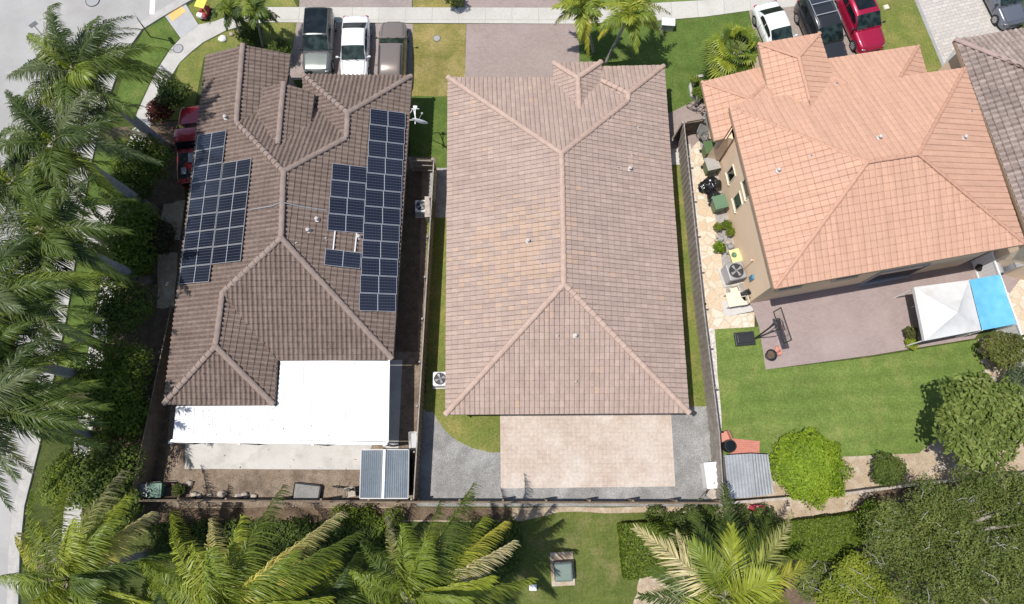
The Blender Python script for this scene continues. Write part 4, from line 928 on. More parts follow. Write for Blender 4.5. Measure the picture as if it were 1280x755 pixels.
def vehicle(label, loc, rz, kind, color, L=4.6, W=1.85, Hh=1.5, metal=.3, roofblack=False, sunroof=False, rails=None, name='parked_car', cat='car', hood=None, cab=None):
    root = thing(name, label, cat, loc, rz, None); P = paint(color[0], color[1], metal)
    w = W/2; suv = kind in ('suv', 'pickup')
    zh = .98 if suv else .84; zs = 1.10 if suv else .95; ztl = 1.10 if suv else .96
    if kind == 'pickup': ztl = 1.12
    h = L/2
    # body
    st = [(-h, .74, ztl-.22), (-h+.07, .86, ztl-.10), (-h+.25, .95, ztl-.02), (-h*.62, 1, ztl), (-h*.2, 1, zs), (h*.22, 1, zs), (h*.38, 1, zh+.05), (h*.62, .985, zh), (h-.42, .95, zh-.06), (h-.18, .86, zh-.14), (h-.05, .74, zh-.26), (h, .62, zh-.40)]
    def sec(y, wf, zt):
        return [(w*wf*a, (zt+b if rel else min(b, zt-.1))) for a, b, rel in SEC]
    bd = MB(); loft(bd, st, sec); obj('body', bd, P, root, smooth=True, world=False)
    sm_ = MB(); zi = lambda y: float(np.interp(y, [q[0] for q in st], [q[2] for q in st])); wi = lambda y: float(np.interp(y, [q[0] for q in st], [q[1] for q in st]))
    for sx in (-1, 1): sm_.tube([(sx*w*wi(y)*.76, y, zi(y)+.012) for y in np.linspace(h*.46, h-.22, 7)], .013, 5)
    sm_.tube([(w*.62*u, h-.20, zi(h-.20)+.02) for u in (-1, -.5, 0, .5, 1)], .013, 5); sm_.tube([(w*.62*u, -h+.16, zi(-h+.16)+.02) for u in (-1, 0, 1)], .013, 5)
    for sx in (-1, 1):
        for y in (-h*.30, h*.06, h*.40): sm_.tube([(sx*w*1.0, y, .4), (sx*w*1.003, y, .6), (sx*w*.99, y, zi(y)-.2), (sx*w*.945, y, zi(y)-.06)], .011, 5)
    obj('panel_gaps', sm_, 'dark_metal', root, world=False)
    gr_ = MB(); gr_.box((0, h-.05, zh-.33), (w*.9, .08, .14)); obj('grille', gr_, 'black_plastic', root, world=False)
    # cabin
    if kind == 'sedan': c = (-h*.74, -h*.40, h*.08, h*.46)
    elif kind == 'suv': c = (-h*.93, -h*.74, h*.10, h*.44)
    else: c = (-h*.20, -h*.10, h*.20, h*.46)
    if cab: c = tuple(h*q for q in cab)
    zr = Hh; wr = .76 if kind == 'sedan' else .80
    cst = [(c[0], .90, zs, wr+.08), (c[1], .94, zr-.03, wr), ((c[1]+c[2])/2, .95, zr, wr+.01), (c[2], .94, zr-.03, wr), (c[3], .90, zs-.02, wr+.08)]
    def csec(y, wb, zt, wt):
        k = (zt-zs)/(zr-zs)
        return [(w*wb, zs-.1), (w*(wb-.015), zs-.0+.01*k), (w*(wt+.035), max(zs, zt-.10*k)), (w*(wt-.03), zt-.02*k), (w*wt*.62, zt+.012), (0, zt+.02)]
    secs = [csec(*s) for s in cst]
    cb = MB(); loft(cb, cst, csec); obj('cabin', cb, P, root, smooth=True, world=False)
    def patch(i0, t0, i1, t1, s0, s1, nx, ny, off, nm, mat, mir=False):
        def pt(tt, ss):
            i = min(int(tt), 3); f = tt-i; sg = 1
            if ss > 5: ss = 10-ss; sg = -1
            k = min(int(ss), 4); g_ = ss-k
            def q(j): a = secs[j]; return Vector((a[k][0]*(1-g_)+a[k+1][0]*g_, cst[j][0], a[k][1]*(1-g_)+a[k+1][1]*g_))
            p = q(i).lerp(q(i+1), f); p.x *= sg; return p
        mb = MB(); T0 = i0+t0; T1 = i1+t1
        for a in range(ny+1):
            for b in range(nx+1):
                tt = T0+(T1-T0)*a/ny; ss = s0+(s1-s0)*b/nx
                p = pt(tt, ss); e = 1e-2
                du = pt(min(tt+e, 3.999), ss)-pt(max(tt-e, 0), ss); dv = pt(tt, min(ss+e, 9.99))-pt(tt, max(ss-e, 0)); n_ = du.cross(dv)
                if n_.length < 1e-9: n_ = Vector((0, 0, 1))
                n_.normalize(); ctr = Vector((0, p.y, zs-.2))
                if n_.dot(p-ctr) < 0: n_ = -n_
                mb.v.append(tuple(p+n_*off))
        for a in range(ny):
            for b in range(nx): mb.f.append((a*(nx+1)+b, a*(nx+1)+b+1, (a+1)*(nx+1)+b+1, (a+1)*(nx+1)+b))
        return obj(nm, mb, mat, root, smooth=True, world=False)
    patch(3, .06, 3, .93, 2.5, 7.5, 12, 4, .014, 'windshield', 'glass_green')
    patch(0, .10, 0, .92, 2.6, 7.4, 12, 4, .014, 'rear_window', 'glass')
    for a, b in ((1.12, 1.85), (8.15, 8.88)):
        patch(1, -.25, 1, .92, a, b, 3, 5, .012, 'side_window', 'glass'); patch(2, .0, 3, .38, a, b, 3, 5, .012, 'side_window', 'glass')
    if roofblack: patch(1, .06, 3, -.02, 3.0, 7.0, 12, 6, .012, 'roof_glass', 'glass')
    if sunroof: patch(1, .8, 2, .75, 3.5, 6.5, 8, 5, .014, 'sunroof', 'glass')
    if hood:
        hp = MB(); 
        for a in range(7):
            for b in range(9):
                y = h*.47+(h-.28-h*.47)*a/6; x = -w*.76+w*1.52*b/8; zt = np.interp(y, [s[0] for s in st], [s[2] for s in st]); xx = abs(x)/w
                hp.v.append((x*(1-.10*(a/6)**2), y, zt+.022+.025*(1-min(1, xx/.85))))
        for a in range(6):
            for b in range(8): hp.f.append((a*9+b, a*9+b+1, (a+1)*9+b+1, (a+1)*9+b))
        obj('hood', hp, paint(hood[0], hood[1], .5), root, smooth=True, world=False)
    if rails:
        for s in (-1, 1):
            r = MB(); r.tube([(s*w*.74, c[1]+.1, zr), (s*w*.74, c[1]+.2, zr+.07), (s*w*.74, c[2]-.25, zr+.07), (s*w*.74, c[2]-.1, zr)], .025, 6); obj('roof_rail', r, 'frame_alu' if rails == 'bars' else 'dark_metal', root, world=False)
        if rails == 'bars':
            for y in (c[1]+.55, c[1]+1.35): r = MB(); r.box((0, y, zr+.10), (w*1.52, .06, .035)); obj('cross_bar', r, 'frame_alu', root, world=False)
    if kind == 'pickup':
        bdx = MB(); bdx.box((0, -h*.60, ztl+.012), (W*.80, L*.32, .02)); obj('bed_liner', bdx, 'black_plastic', root, world=False)
        cw = MB(); cw.box((.2, -h*.45, ztl+.14), (.5, .6, .22)); cw.box((-.35, -h*.75, ztl+.1), (.3, .4, .14)); obj('cargo', cw, 'grey_metal', root, world=False)
    for sx in (-1, 1):
        for y in (-h*.62, h*.64):
            wh = MB(); R_ = .36 if suv else .33; ow = len(wh.v)
            for i, (r, x) in enumerate(((R_*.5, .02), (R_*.92, .0), (R_, .03), (R_, .19), (R_*.92, .22), (R_*.5, .21))):
                for k in range(24): t = 2*math.pi*k/24; wh.v.append((sx*(w+.015-x), y+r*math.cos(t), R_+r*math.sin(t)))
            for i in range(5):
                for k in range(24): wh.f.append((i*24+k, i*24+(k+1) % 24, (i+1)*24+(k+1) % 24, (i+1)*24+k))
            wo = obj('wheel', wh, 'rubber', root, world=False)
            rm = MB(); 
            for k in range(10): t = 2*math.pi*k/10; rm.box((sx*(w+.005), y+R_*.36*math.cos(t), R_+R_*.36*math.sin(t)), (.03, R_*.6, .06), axes=(Vector((1, 0, 0)), Vector((0, math.cos(t), math.sin(t))), Vector((0, -math.sin(t), math.cos(t)))))
            o_ = obj('rim', rm, 'alu', wo, world=False)
        m_ = MB(); m_.blob((sx*(w+.11), h*.36, zs+.07), (.11, .07, .075), 6, 0); m_.beam((sx*(w-.1), h*.36, zs), (sx*(w+.06), h*.36, zs+.05), .04, .03); obj('mirror', m_, P if color[0] in ('white', 'red') else 'black_plastic', root, world=False, smooth=True)
        hl = MB(); hl.blob((sx*w*.68, h-.20, zh-.22), (.17, .12, .06), 6, 0); obj('headlight', hl, 'lamp_lens', root, world=False, smooth=True)
        tl = MB(); tl.blob((sx*w*.74, -h+.10, ztl-.17), (.17, .09, .08), 6, 0); obj('tail_light', tl, 'red_plastic', root, world=False, smooth=True)
    wp = MB()
    for x in (-.35, .25): wp.beam((x, c[3]+.02, zs+.0), (x+.45, c[3]-.13, zs+.10), .02, .02)
    obj('wiper', wp, 'black_plastic', root, world=False)
    return root
S = math.pi                                                            # heading south (towards the houses)
vehicle('silver grey car with a black roof and pale hood, leftmost on the brown house driveway', at(402, 61), S+R(.5), 'suv', ('silver', (.16, .165, .165)), 4.6, 1.84, 1.68, roofblack=True, hood=('silver_hood', (.25, .275, .245)), cab=(-.96, -.80, .02, .42))
p = at(449, 30.5); vehicle('white sedan between the silver car and the taupe car', Vector((p.x, p.y-2.25, 0)), S+R(1), 'sedan', ('white', (.80, .80, .80)), 4.65, 1.8, 1.42, metal=0)
p = at(495, 34); vehicle('taupe brown car parked nose to the street, rightmost on the brown house driveway', Vector((p.x, p.y-2.45, 0)), R(.5), 'suv', ('taupe', (.20, .165, .143)), 4.7, 1.8, 1.6, metal=.1, rails='plain', cab=(-.97, -.90, .06, .38))
hd = S+R(15)
dv = Vector((math.sin(R(15)), -math.cos(R(15)), 0))
p = at(951, 14); vehicle('white compact car half hidden by the palm at the terracotta house', p+dv*2.1, hd, 'sedan', ('white', (.80, .80, .80)), 4.3, 1.72, 1.45, metal=0, sunroof=False)
p = at(1004, 8); vehicle('black car with roof rails and silver cross bars', p+dv*2.5, hd, 'suv', ('black', (.035, .037, .04)), 5.0, 1.95, 1.8, rails='bars')
p = at(1086, 72); vehicle('bright red car with a dark sunroof, rightmost on the terracotta house driveway', p-dv*2.45, hd, 'suv', ('crimson', (.42, .012, .055)), 4.8, 1.9, 1.72, sunroof=True)
p = at(1262, 38); vehicle('blue grey car on the pale paved driveway at the top right corner', p-dv*2.3, hd, 'sedan', ('bluegrey', (.15, .165, .20)), 4.6, 1.85, 1.5)
vehicle('red pickup truck parked under the left eave of the brown house', at(249, 187), R(6), 'pickup', ('red', (.36, .02, .035)), 5.3, 1.85, 1.75, metal=.1, name='pickup_truck', cat='pickup truck')
lt_ = MB(); ltt = []; rl_ = random.Random(5)
for i in range(190):
    k = rl_.random()
    if k < .45: u = rl_.random(); p = Wl.lift(.10).hit(215+60*rl_.random()**1.6+ (1-u)*40, 90+400*u)
    elif k < .65: p = at(222+200*rl_.random()**1.5, 510+36*rl_.random(), zp+.012)
    elif k < .85: p = at(235+210*rl_.random()**1.4, 555+70*rl_.random()**.7, .05)
    else: p = at(500+30*rl_.random(), 215+380*rl_.random(), .04)
    a = rl_.uniform(0, 6.28); l = rl_.uniform(.04, .13); d = Vector((math.cos(a), math.sin(a), 0)); n_ = Vector((-d.y, d.x, .2))*l*.22; o_ = len(lt_.v)
    lt_.v += [tuple(p-d*l*.5), tuple(p+n_), tuple(p+d*l*.5+Vector((0, 0, .02))), tuple(p-n_)]; lt_.f.append((o_, o_+1, o_+2, o_+3)); ltt.append(tuple(Vector((.24, .17, .09))*rl_.uniform(.5, 1.7)))
lo_ = obj('leaf_litter', lt_, 'leaf', tints=ltt); lo_['kind'] = 'stuff'; lo_['label'] = 'scattered dry leaves on the brown roof, patio cover and yard'; lo_['category'] = 'leaf litter'
# ================================================================== PALMS
G_ = {'green': (.082, .122, .022), 'dark': (.048, .078, .018), 'lime': (.265, .30, .034), 'yellow': (.46, .40, .06), 'straw': (.56, .48, .26), 'dry': (.32, .27, .20), 'fresh': (.165, .215, .028), 'silver': (.12, .15, .065)}
UP = Vector((0, 0, 1))
def frond(mb, tints, c, tip, kind, rise=.5, ll=.62, npair=58, wind=Vector((0, 0, 0)), droop=.55, width=.06, plum=.35, rnd=random, tipkind=None):
    c = Vector(c); tip = Vector(tip); hd_ = tip-c; hl = math.hypot(hd_.x, hd_.y); L = hd_.length
    p1 = c+Vector((hd_.x*.42, hd_.y*.42, 0))+UP*(rise*hl*.55+max(0, hd_.z)*.6)
    base = Vector(G_[kind]); tk = Vector(G_[tipkind]) if tipkind else base*1.15
    def P(u): return c*((1-u)**2)+p1*(2*u*(1-u))+tip*(u*u)
    n = 10; o = len(mb.v)
    pts = [P(i/n) for i in range(n+1)]
    for i, p in enumerate(pts):                                       # rachis: a thin three-sided spine
        d = (pts[min(i+1, n)]-pts[max(i-1, 0)]).normalized(); s = d.cross(UP).normalized(); r = .035*(1-i/n)+.006
        mb.v += [tuple(p+s*r), tuple(p+s.cross(d)*r), tuple(p-s*r)]
    for i in range(n):
        for k in range(3): mb.f.append((o+3*i+k, o+3*i+(k+1) % 3, o+3*i+3+(k+1) % 3, o+3*i+3+k)); tints.append(tuple(Vector((.20, .22, .06))*.75+base*.4))
    for i in range(npair):
        u = .10+.90*(i+rnd.uniform(-.3, .3))/npair; u = min(max(u, .06), .999)
        p = P(u); d = (P(min(u+.02, 1))-P(max(u-.02, 0))).normalized(); s = d.cross(UP)
        if s.length < .05: s = Vector((1, 0, 0))
        s.normalize(); nn = s.cross(d)
        pr = (.45+.55*math.sin(math.pi*min(1, u*1.05)**.75)) if u < .9 else (.45+.55*math.sin(math.pi*min(1, u*1.05)**.75))*1.0
        for sd in (-1, 1):
            a = R(66-42*u+rnd.uniform(-9, 9)); l = ll*pr*rnd.uniform(.8, 1.15)
            rl = rnd.choice((-plum, 0.1, plum*1.1))+rnd.uniform(-.15, .15)
            dv_ = (d*math.cos(a)+(s*sd*math.cos(rl)+nn*math.sin(rl))*math.sin(a)).normalized()
            if wind.length > .5: dv_ = (dv_+wind*rnd.uniform(.25, .6)).normalized()
            d2 = (dv_-UP*droop*rnd.uniform(.5, 1.3)+wind*rnd.uniform(.6, 1.3)).normalized()
            d3 = (d2-UP*droop*.8+wind*.7).normalized()
            wv = dv_.cross(nn)
            if wv.length < .05: wv = d
            wv.normalize(); wv = (wv+nn*rnd.uniform(-.5, .5)).normalized()*(width/2*rnd.uniform(.8, 1.2))
            q1 = p+dv_*l*.30; q2 = q1+d2*l*.36; q3 = q2+d3*l*.34; o = len(mb.v)
            mb.v += [tuple(p+wv*.5), tuple(p-wv*.5), tuple(q1+wv), tuple(q1-wv), tuple(q2+wv*.8), tuple(q2-wv*.8), tuple(q3)]
            mb.f += [(o, o+1, o+3, o+2), (o+2, o+3, o+5, o+4), (o+4, o+5, o+6)]
            j = rnd.uniform(.75, 1.3); col = base.lerp(tk, u*u)*j
            t2 = col.lerp(Vector(G_['lime'])*1.1, rnd.random()*.3) if kind not in ('dry', 'straw') else col
            tints += [tuple(col), tuple(col*1.04), tuple(t2*1.12)]
def palm(label, base, top, z, fr, auto=10, reach=3.4, r0=.30, r1=.21, kinds=('green', 'green', 'dark', 'fresh'), wind=(0, 0, 0), ll=.62, seed=1, shaft=True, dead=True, cat='palm tree', group=None, droop=.55, az0=0, bow=.0, npair=58, mid_drop=1.0, dz=0, width=.055):
    z += dz; fr = [(f[0], f[1], f[2]+dz)+tuple(f[3:]) for f in fr]; rnd = random.Random(seed); B_ = at(*base) if len(base) == 2 else Vector(base); T_ = at(*top, z)
    root = thing('palm_tree', label, cat, B_, 0, group)
    pts = []; rad = []
    for i in range(13):
        u = i/12; p = B_.lerp(T_, u); p += (T_-B_).cross(UP).normalized()*bow*math.sin(math.pi*u) if (T_-B_).cross(UP).length > .1 else Vector()
        p.x = B_.x+(T_.x-B_.x)*(u**1.15); p.y = B_.y+(T_.y-B_.y)*(u**1.15)
        pts.append(p); rad.append((r0*(1.18 if i == 0 else 1)*(1-u)+r1*u)*(1+.03*rnd.uniform(-1, 1)))
    t_ = MB(); t_.tube(pts, rad, 12); obj('trunk', t_, 'trunk', root, smooth=True)
    ax = (pts[-1]-pts[-2]).normalized(); c = pts[-1]
    if shaft: s_ = MB(); s_.tube([c-ax*.5, c+ax*.1, c+ax*.7], [r1*1.05, r1*1.25, r1*.5], 10); obj('crownshaft', s_, 'shaft', root, smooth=True)
    c = c+ax*.45
    if 'windswept' in label: droop = .6; npair = int(npair*1.35); width = .042; ll *= 1.1
    elif 'street palm' in label: droop = .85; ll *= 1.1; reach *= 1.08; width = .042; npair = int(npair*1.15)
    mb = MB(); tn = []; W_ = Vector(wind)
    for f in fr:
        tx, ty, tz, kd = f[:4]; tk = f[4] if len(f) > 4 else None
        frond(mb, tn, c, at(tx, ty, tz), kd, rise=rnd.uniform(.4, .7), ll=ll*rnd.uniform(.95, 1.15), wind=W_, rnd=rnd, droop=droop, tipkind=tk, npair=npair, width=width)
    for i in range(auto):
        a = az0+2*math.pi*(i*.382+rnd.uniform(-.05, .05)); e = (i+.5)/auto
        rr = reach*(1.0-.5*e*e)*rnd.uniform(.85, 1.08); dz = -mid_drop*rr*.45+e*reach*.75
        tip = c+Vector((math.cos(a)*rr, math.sin(a)*rr, dz))+W_*.3
        frond(mb, tn, c, tip, rnd.choice(kinds), rise=rnd.uniform(.45, .85), ll=ll*rnd.uniform(.85, 1.1), wind=W_, rnd=rnd, droop=droop, npair=npair, width=width)
    sp = c+UP*1.5+Vector((rnd.uniform(-.3, .3), rnd.uniform(-.3, .3), 0)); frond(mb, tn, c, sp, 'lime', rise=.1, ll=.3, npair=24, rnd=rnd)
    obj('crown', mb, 'frond', root, tints=tn)
    if dead:
        db = MB(); dt = []
        for i in range(dead if dead is not True else 70):
            a = rnd.uniform(0, 6.28); q = c+ax*rnd.uniform(-.3, .35); d = Vector((math.cos(a), math.sin(a), rnd.uniform(-.7, .5))).normalized(); l = rnd.uniform(.3, .75); w_ = d.cross(UP).normalized()*.02
            e = q+d*l; f2 = e+(d-UP).normalized()*l*.4; o = len(db.v); db.v += [tuple(q+w_), tuple(q-w_), tuple(e+w_), tuple(e-w_), tuple(f2)]; db.f += [(o, o+1, o+3, o+2), (o+2, o+3, o+4)]; cl = Vector((.44, .39, .32))*rnd.uniform(.7, 1.2); dt += [tuple(cl), tuple(cl)]
        obj('flower_stalks', db, 'leaf', root, tints=dt)
    return root
# the tall row along the street on the left
KT = ('green', 'green', 'dark', 'dark', 'fresh', 'silver', 'green')
palm('tall street palm at the upper left, topmost of the row beside the street', (210, 186), (104, 98), 7.7, [(175, 78, 6.9, 'green'), (72, 4, 6.6, 'silver'), (212, 62, 6.2, 'fresh'), (218, 100, 5.6, 'green'), (58, 45, 7.3, 'lime'), (165, 20, 6.5, 'dark'), (60, 150, 6.9, 'lime', 'yellow')], 17+3, 4.0, ll=.95, npair=84, mid_drop=1.25, width=.046, kinds=KT, seed=11, wind=(.10, -.12, 0), az0=.4)
palm('tall street palm second from the top of the row, left of the red truck', (192, 263), (80, 186), 7.7, [(180, 168, 6.2, 'dry', 'dry'), (150, 245, 6.4, 'fresh'), (20, 130, 6.5, 'dark'), (70, 262, 7.6, 'lime', 'yellow'), (10, 190, 6.2, 'green'), (0, 235, 6.2, 'dark')], 15+2, 4.0, ll=.95, npair=84, mid_drop=1.2, width=.046, kinds=KT, seed=12, wind=(.10, -.12, 0), az0=1.3)
palm('tall street palm third from the top of the row, beside the drain grate', (186, 353), (66, 296), 7.6, [(152, 348, 5.8, 'green'), (140, 318, 6.0, 'green'), (10, 255, 6.5, 'green'), (40, 365, 6.2, 'green'), (105, 372, 5.6, 'dark')], 14+2, 3.9, ll=.95, npair=84, mid_drop=1.15, width=.046, kinds=KT, seed=13, wind=(.08, -.12, 0), az0=2.2)
palm('tall street palm fourth from the top of the row with a yellow young frond', (139, 438), (6, 376), 7.7, [(30, 350, 7.8, 'yellow', 'lime'), (95, 442, 5.4, 'dry', 'dry'), (68, 375, 6.2, 'dark'), (70, 400, 5.7, 'green'), (45, 300, 6.4, 'dark'), (126, 400, 7.3, 'green'), (124, 430, 6.9, 'green'), (116, 366, 7.4, 'dark')], 14+7, 4.4, ll=.98, npair=70, kinds=KT, seed=14, wind=(.08, -.1, 0), az0=.2)
palm('tall street palm at the lower left edge with a thick pale trunk, above the kerb', (133, 549), (2, 512), 7.7, [(106, 494, 5.8, 'yellow', 'straw'), (88, 530, 5.4, 'silver'), (40, 590, 5.6, 'yellow', 'dry'), (30, 455, 6.4, 'fresh'), (60, 470, 6.2, 'dark'), (134, 508, 7.3, 'green'), (128, 530, 7.1, 'dark'), (124, 556, 6.6, 'green'), (116, 478, 7.4, 'fresh')], 14+7, 4.4, ll=.98, npair=70, kinds=KT, seed=15, wind=(.08, -.1, 0), az0=1.0)
palm('street palm crowded between the second and third of the row, nearer the road', (147, 310), (30, 238), 7.4, [(52, 256, 7.9, 'lime', 'yellow'), (110, 268, 5.8, 'green'), (-20, 190, 6.4, 'dark'), (90, 215, 6.2, 'fresh'), (60, 300, 5.6, 'dry', 'dry')], 11, 3.4, ll=.9, npair=80, width=.046, kinds=KT, seed=16, wind=(.08, -.1, 0), az0=.9, mid_drop=1.3)
palm('street palm at the left edge between the fourth and fifth of the row', (122, 474), (-6, 446), 7.6, [(75, 452, 5.8, 'fresh'), (64, 500, 5.4, 'green'), (50, 412, 6.2, 'dark')], 11, 3.6, ll=.9, npair=80, width=.046, kinds=KT, seed=17, wind=(.08, -.1, 0), az0=.1, mid_drop=1.2)
# palms along the bottom edge, seen almost from above, swept to the right by the wind
WB = (1.0, -.72, 0); KB = ('fresh', 'lime', 'green', 'lime', 'fresh')
palm('windswept palm in the bottom left corner with a dry stalk cluster', (185, 694), (96, 722), 6.8, [(152, 588, 4.8, 'lime', 'dry'), (84, 604, 5.2, 'green', 'lime'), (18, 668, 6.4, 'lime', 'yellow'), (38, 612, 5.0, 'fresh'), (188, 640, 5.4, 'yellow', 'straw'), (28, 706, 5.2, 'fresh'), (120, 640, 5.8, 'silver'), (48, 652, 6.3, 'dry'), (150, 750, 5, 'green'), (80, 790, 5, 'green')], 14, 3.8, kinds=KB, wind=WB, seed=21, dead=200, ll=1.1, npair=80, az0=.5)
palm('windswept palm with yellowing fronds just below the fence of the brown house', (338, 716), (290, 756), 6.7, [(212, 640, 5.0, 'lime', 'lime'), (262, 648, 5.4, 'yellow', 'straw'), (355, 606, 4.6, 'fresh', 'green'), (425, 640, 4.9, 'yellow', 'straw'), (448, 664, 5.0, 'fresh', 'green'), (246, 735, 6.2, 'straw', 'straw'), (380, 700, 5.6, 'lime', 'yellow'), (172, 700, 5.2, 'fresh'), (300, 676, 6.1, 'lime', 'yellow'), (330, 720, 5.4, 'green'), (420, 740, 5, 'green'), (200, 760, 5, 'silver')], 14, 4.0, kinds=KB, wind=WB, seed=22, dz=1.8, ll=1.15, npair=84, az0=.5)
palm('windswept palm with a pale dried heart in the middle of the bottom edge', (546, 707), (514, 742), 6.7, [(482, 646, 4.9, 'lime', 'dry'), (550, 626, 4.8, 'lime', 'green'), (592, 604, 4.4, 'green', 'fresh'), (606, 646, 5.0, 'lime', 'lime'), (642, 676, 5.0, 'straw', 'straw'), (630, 652, 4.9, 'lime', 'yellow'), (664, 722, 4.8, 'green', 'lime'), (470, 690, 5.3, 'fresh'), (548, 664, 5.7, 'lime'), (590, 744, 5.2, 'green'), (460, 750, 5, 'dark'), (640, 750, 4.8, 'dark')], 14, 3.7, kinds=KB, wind=WB, seed=23, dz=2.4, dead=240, ll=1.1, npair=84, az0=.2)
palm('broad palm with straight feathery fronds at the bottom right, beside the clipped hedge', (868, 702), (902, 741), 6.7, [(794, 660, 4.9, 'straw', 'straw'), (905, 606, 4.6, 'dark', 'green'), (990, 640, 4.9, 'lime', 'straw'), (1012, 700, 5.6, 'yellow', 'lime'), (845, 668, 5.2, 'lime', 'straw'), (862, 640, 4.6, 'green'), (800, 745, 4.9, 'dark'), (960, 648, 5.0, 'green'), (985, 752, 5.2, 'lime'), (940, 655, 5.2, 'fresh'), (925, 730, 7.0, 'lime', 'lime')], 9, 3.4, kinds=KB, wind=(.03, -.08, 0), seed=24, ll=1.1, npair=80, az0=.3, droop=.35)
palm('darker windswept palm at the bottom edge between two yellowing ones', (420, 728), (402, 772), 6.0, [(446, 690, 4.8, 'green', 'fresh'), (372, 700, 4.8, 'dark', 'green'), (402, 688, 5.2, 'fresh'), (470, 728, 4.8, 'green'), (350, 738, 4.8, 'green')], 14, 3.3, kinds=('green', 'dark', 'fresh'), wind=WB, seed=25, ll=1.05, npair=80, az0=.7)
palm('darker windswept palm at the bottom edge left of the yellowing palms', (240, 736), (196, 785), 6.0, [(226, 712, 4.8, 'green', 'fresh'), (150, 722, 4.8, 'dark', 'green'), (186, 706, 5.2, 'fresh'), (250, 745, 4.8, 'green')], 14, 3.2, kinds=('green', 'dark', 'fresh'), wind=WB, seed=26, ll=1.05, npair=80, az0=.2)
# coconut-like palms at the front lawn
palm('young coconut palm with a slender leaning trunk on the front lawn', (757, 80), (783, 27), 4.3, [(832, 48, 2.9, 'yellow', 'dry'), (838, 17, 3.2, 'lime', 'dry'), (820, -8, 4.0, 'lime'), (748, 48, 3.2, 'lime', 'yellow'), (772, -18, 4.4, 'lime'), (800, -20, 4.6, 'yellow')], 8, 2.1, r0=.11, r1=.075, kinds=('lime', 'fresh', 'lime'), seed=31, ll=.72, shaft=False, dead=False, npair=60)
palm('young coconut palm beside the driveway of the rose house', (742, 66), (728, 17), 3.8, [(694, 30, 2.9, 'lime', 'dry'), (735, 70, 2.6, 'yellow', 'lime'), (752, 44, 2.8, 'lime'), (765, 10, 3.2, 'fresh', 'lime'), (712, -10, 3.8, 'lime'), (745, -12, 4.0, 'fresh')], 8, 1.9, r0=.10, r1=.07, kinds=('fresh', 'lime', 'green'), seed=32, ll=.66, shaft=False, dead=False, npair=56)
palm('small palm in the front corner bed, left of its pair, near the curved sidewalk', (306, 53), (291, 18), 3.2, [(262, 30, 2.4, 'green'), (275, -5, 3.0, 'fresh'), (312, 38, 2.2, 'green'), (268, 12, 2.8, 'dark')], 8, 1.25, r0=.07, r1=.05, kinds=('green', 'fresh', 'dark'), seed=33, ll=.5, shaft=False, dead=False, npair=48)
palm('small palm in the front corner bed, right of its pair, leaning over the sidewalk', (329, 58), (321, 20), 3.3, [(350, 22, 2.4, 'fresh'), (345, 45, 2.2, 'green'), (310, 0, 3.0, 'fresh'), (338, -6, 3.0, 'fresh')], 8, 1.2, r0=.07, r1=.05, kinds=('fresh', 'green', 'green'), seed=34, ll=.5, shaft=False, dead=False, npair=48)
# fan palm: stalks each ending in a fan of blades
def fan_palm(label, base, top, z, n, reach, seed, group=None):
    rnd = random.Random(seed); B_ = at(*base); T_ = at(*top, z); root = thing('fan_palm', label, 'palm tree', B_, 0, group)
    for k in range(4):
        a = rnd.uniform(0, 6.28); t_ = MB(); q = B_+Vector((math.cos(a), math.sin(a), 0))*.35; t_.tube([q, q.lerp(T_, .5)+Vector((math.cos(a), math.sin(a), 0))*.15, T_+Vector((math.cos(a), math.sin(a), -.2))*.25], [.09, .07, .06], 8); obj('trunk', t_, 'trunk', root, smooth=True)
    mb = MB(); tn = []
    for i in range(n):
        a = 2*math.pi*i*.382; e = (i+.5)/n; rr = reach*math.sqrt(1-e*e*.9)*rnd.uniform(.7, 1.05); st = T_+Vector((math.cos(a), math.sin(a), 0))*rr*.55+UP*(-.35*rr+e*1.3)
        o = len(mb.v); s = Vector((-math.sin(a), math.cos(a), 0))*.012; mb.v += [tuple(T_+s), tuple(T_-s), tuple(st-s), tuple(st+s)]; mb.f.append((o, o+1, o+2, o+3)); tn.append((.16, .18, .05))
        d0 = (st-T_).normalized(); side = d0.cross(UP).normalized(); nn = side.cross(d0)
        base_c = Vector(rnd.choice((G_['green'], G_['fresh'], G_['lime'], G_['fresh'])))
        for k in range(17):
            t = R(-105+210*k/16); dd = (d0*math.cos(t)+side*math.sin(t)+nn*.15).normalized(); l = rr*.5*rnd.uniform(.85, 1.1)*(1-.15*abs(t)); w_ = dd.cross(nn).normalized()*.045
            q1 = st+dd*l*.6; q2 = q1+(dd-UP*.7).normalized()*l*.4; o = len(mb.v); mb.v += [tuple(st), tuple(q1+w_), tuple(q1-w_), tuple(q2)]; mb.f += [(o, o+1, o+2), (o+1, o+3, o+2)]; cl = base_c*rnd.uniform(.8, 1.3); tn += [tuple(cl), tuple(cl*1.1)]
    obj('crown', mb, 'frond', root, tints=tn); return root
fan_palm('clump of fan palms with yellow green leaves at the front corner of the terracotta house', (934, 86), (921, 62), 2.8, 70, 2.35, 5)

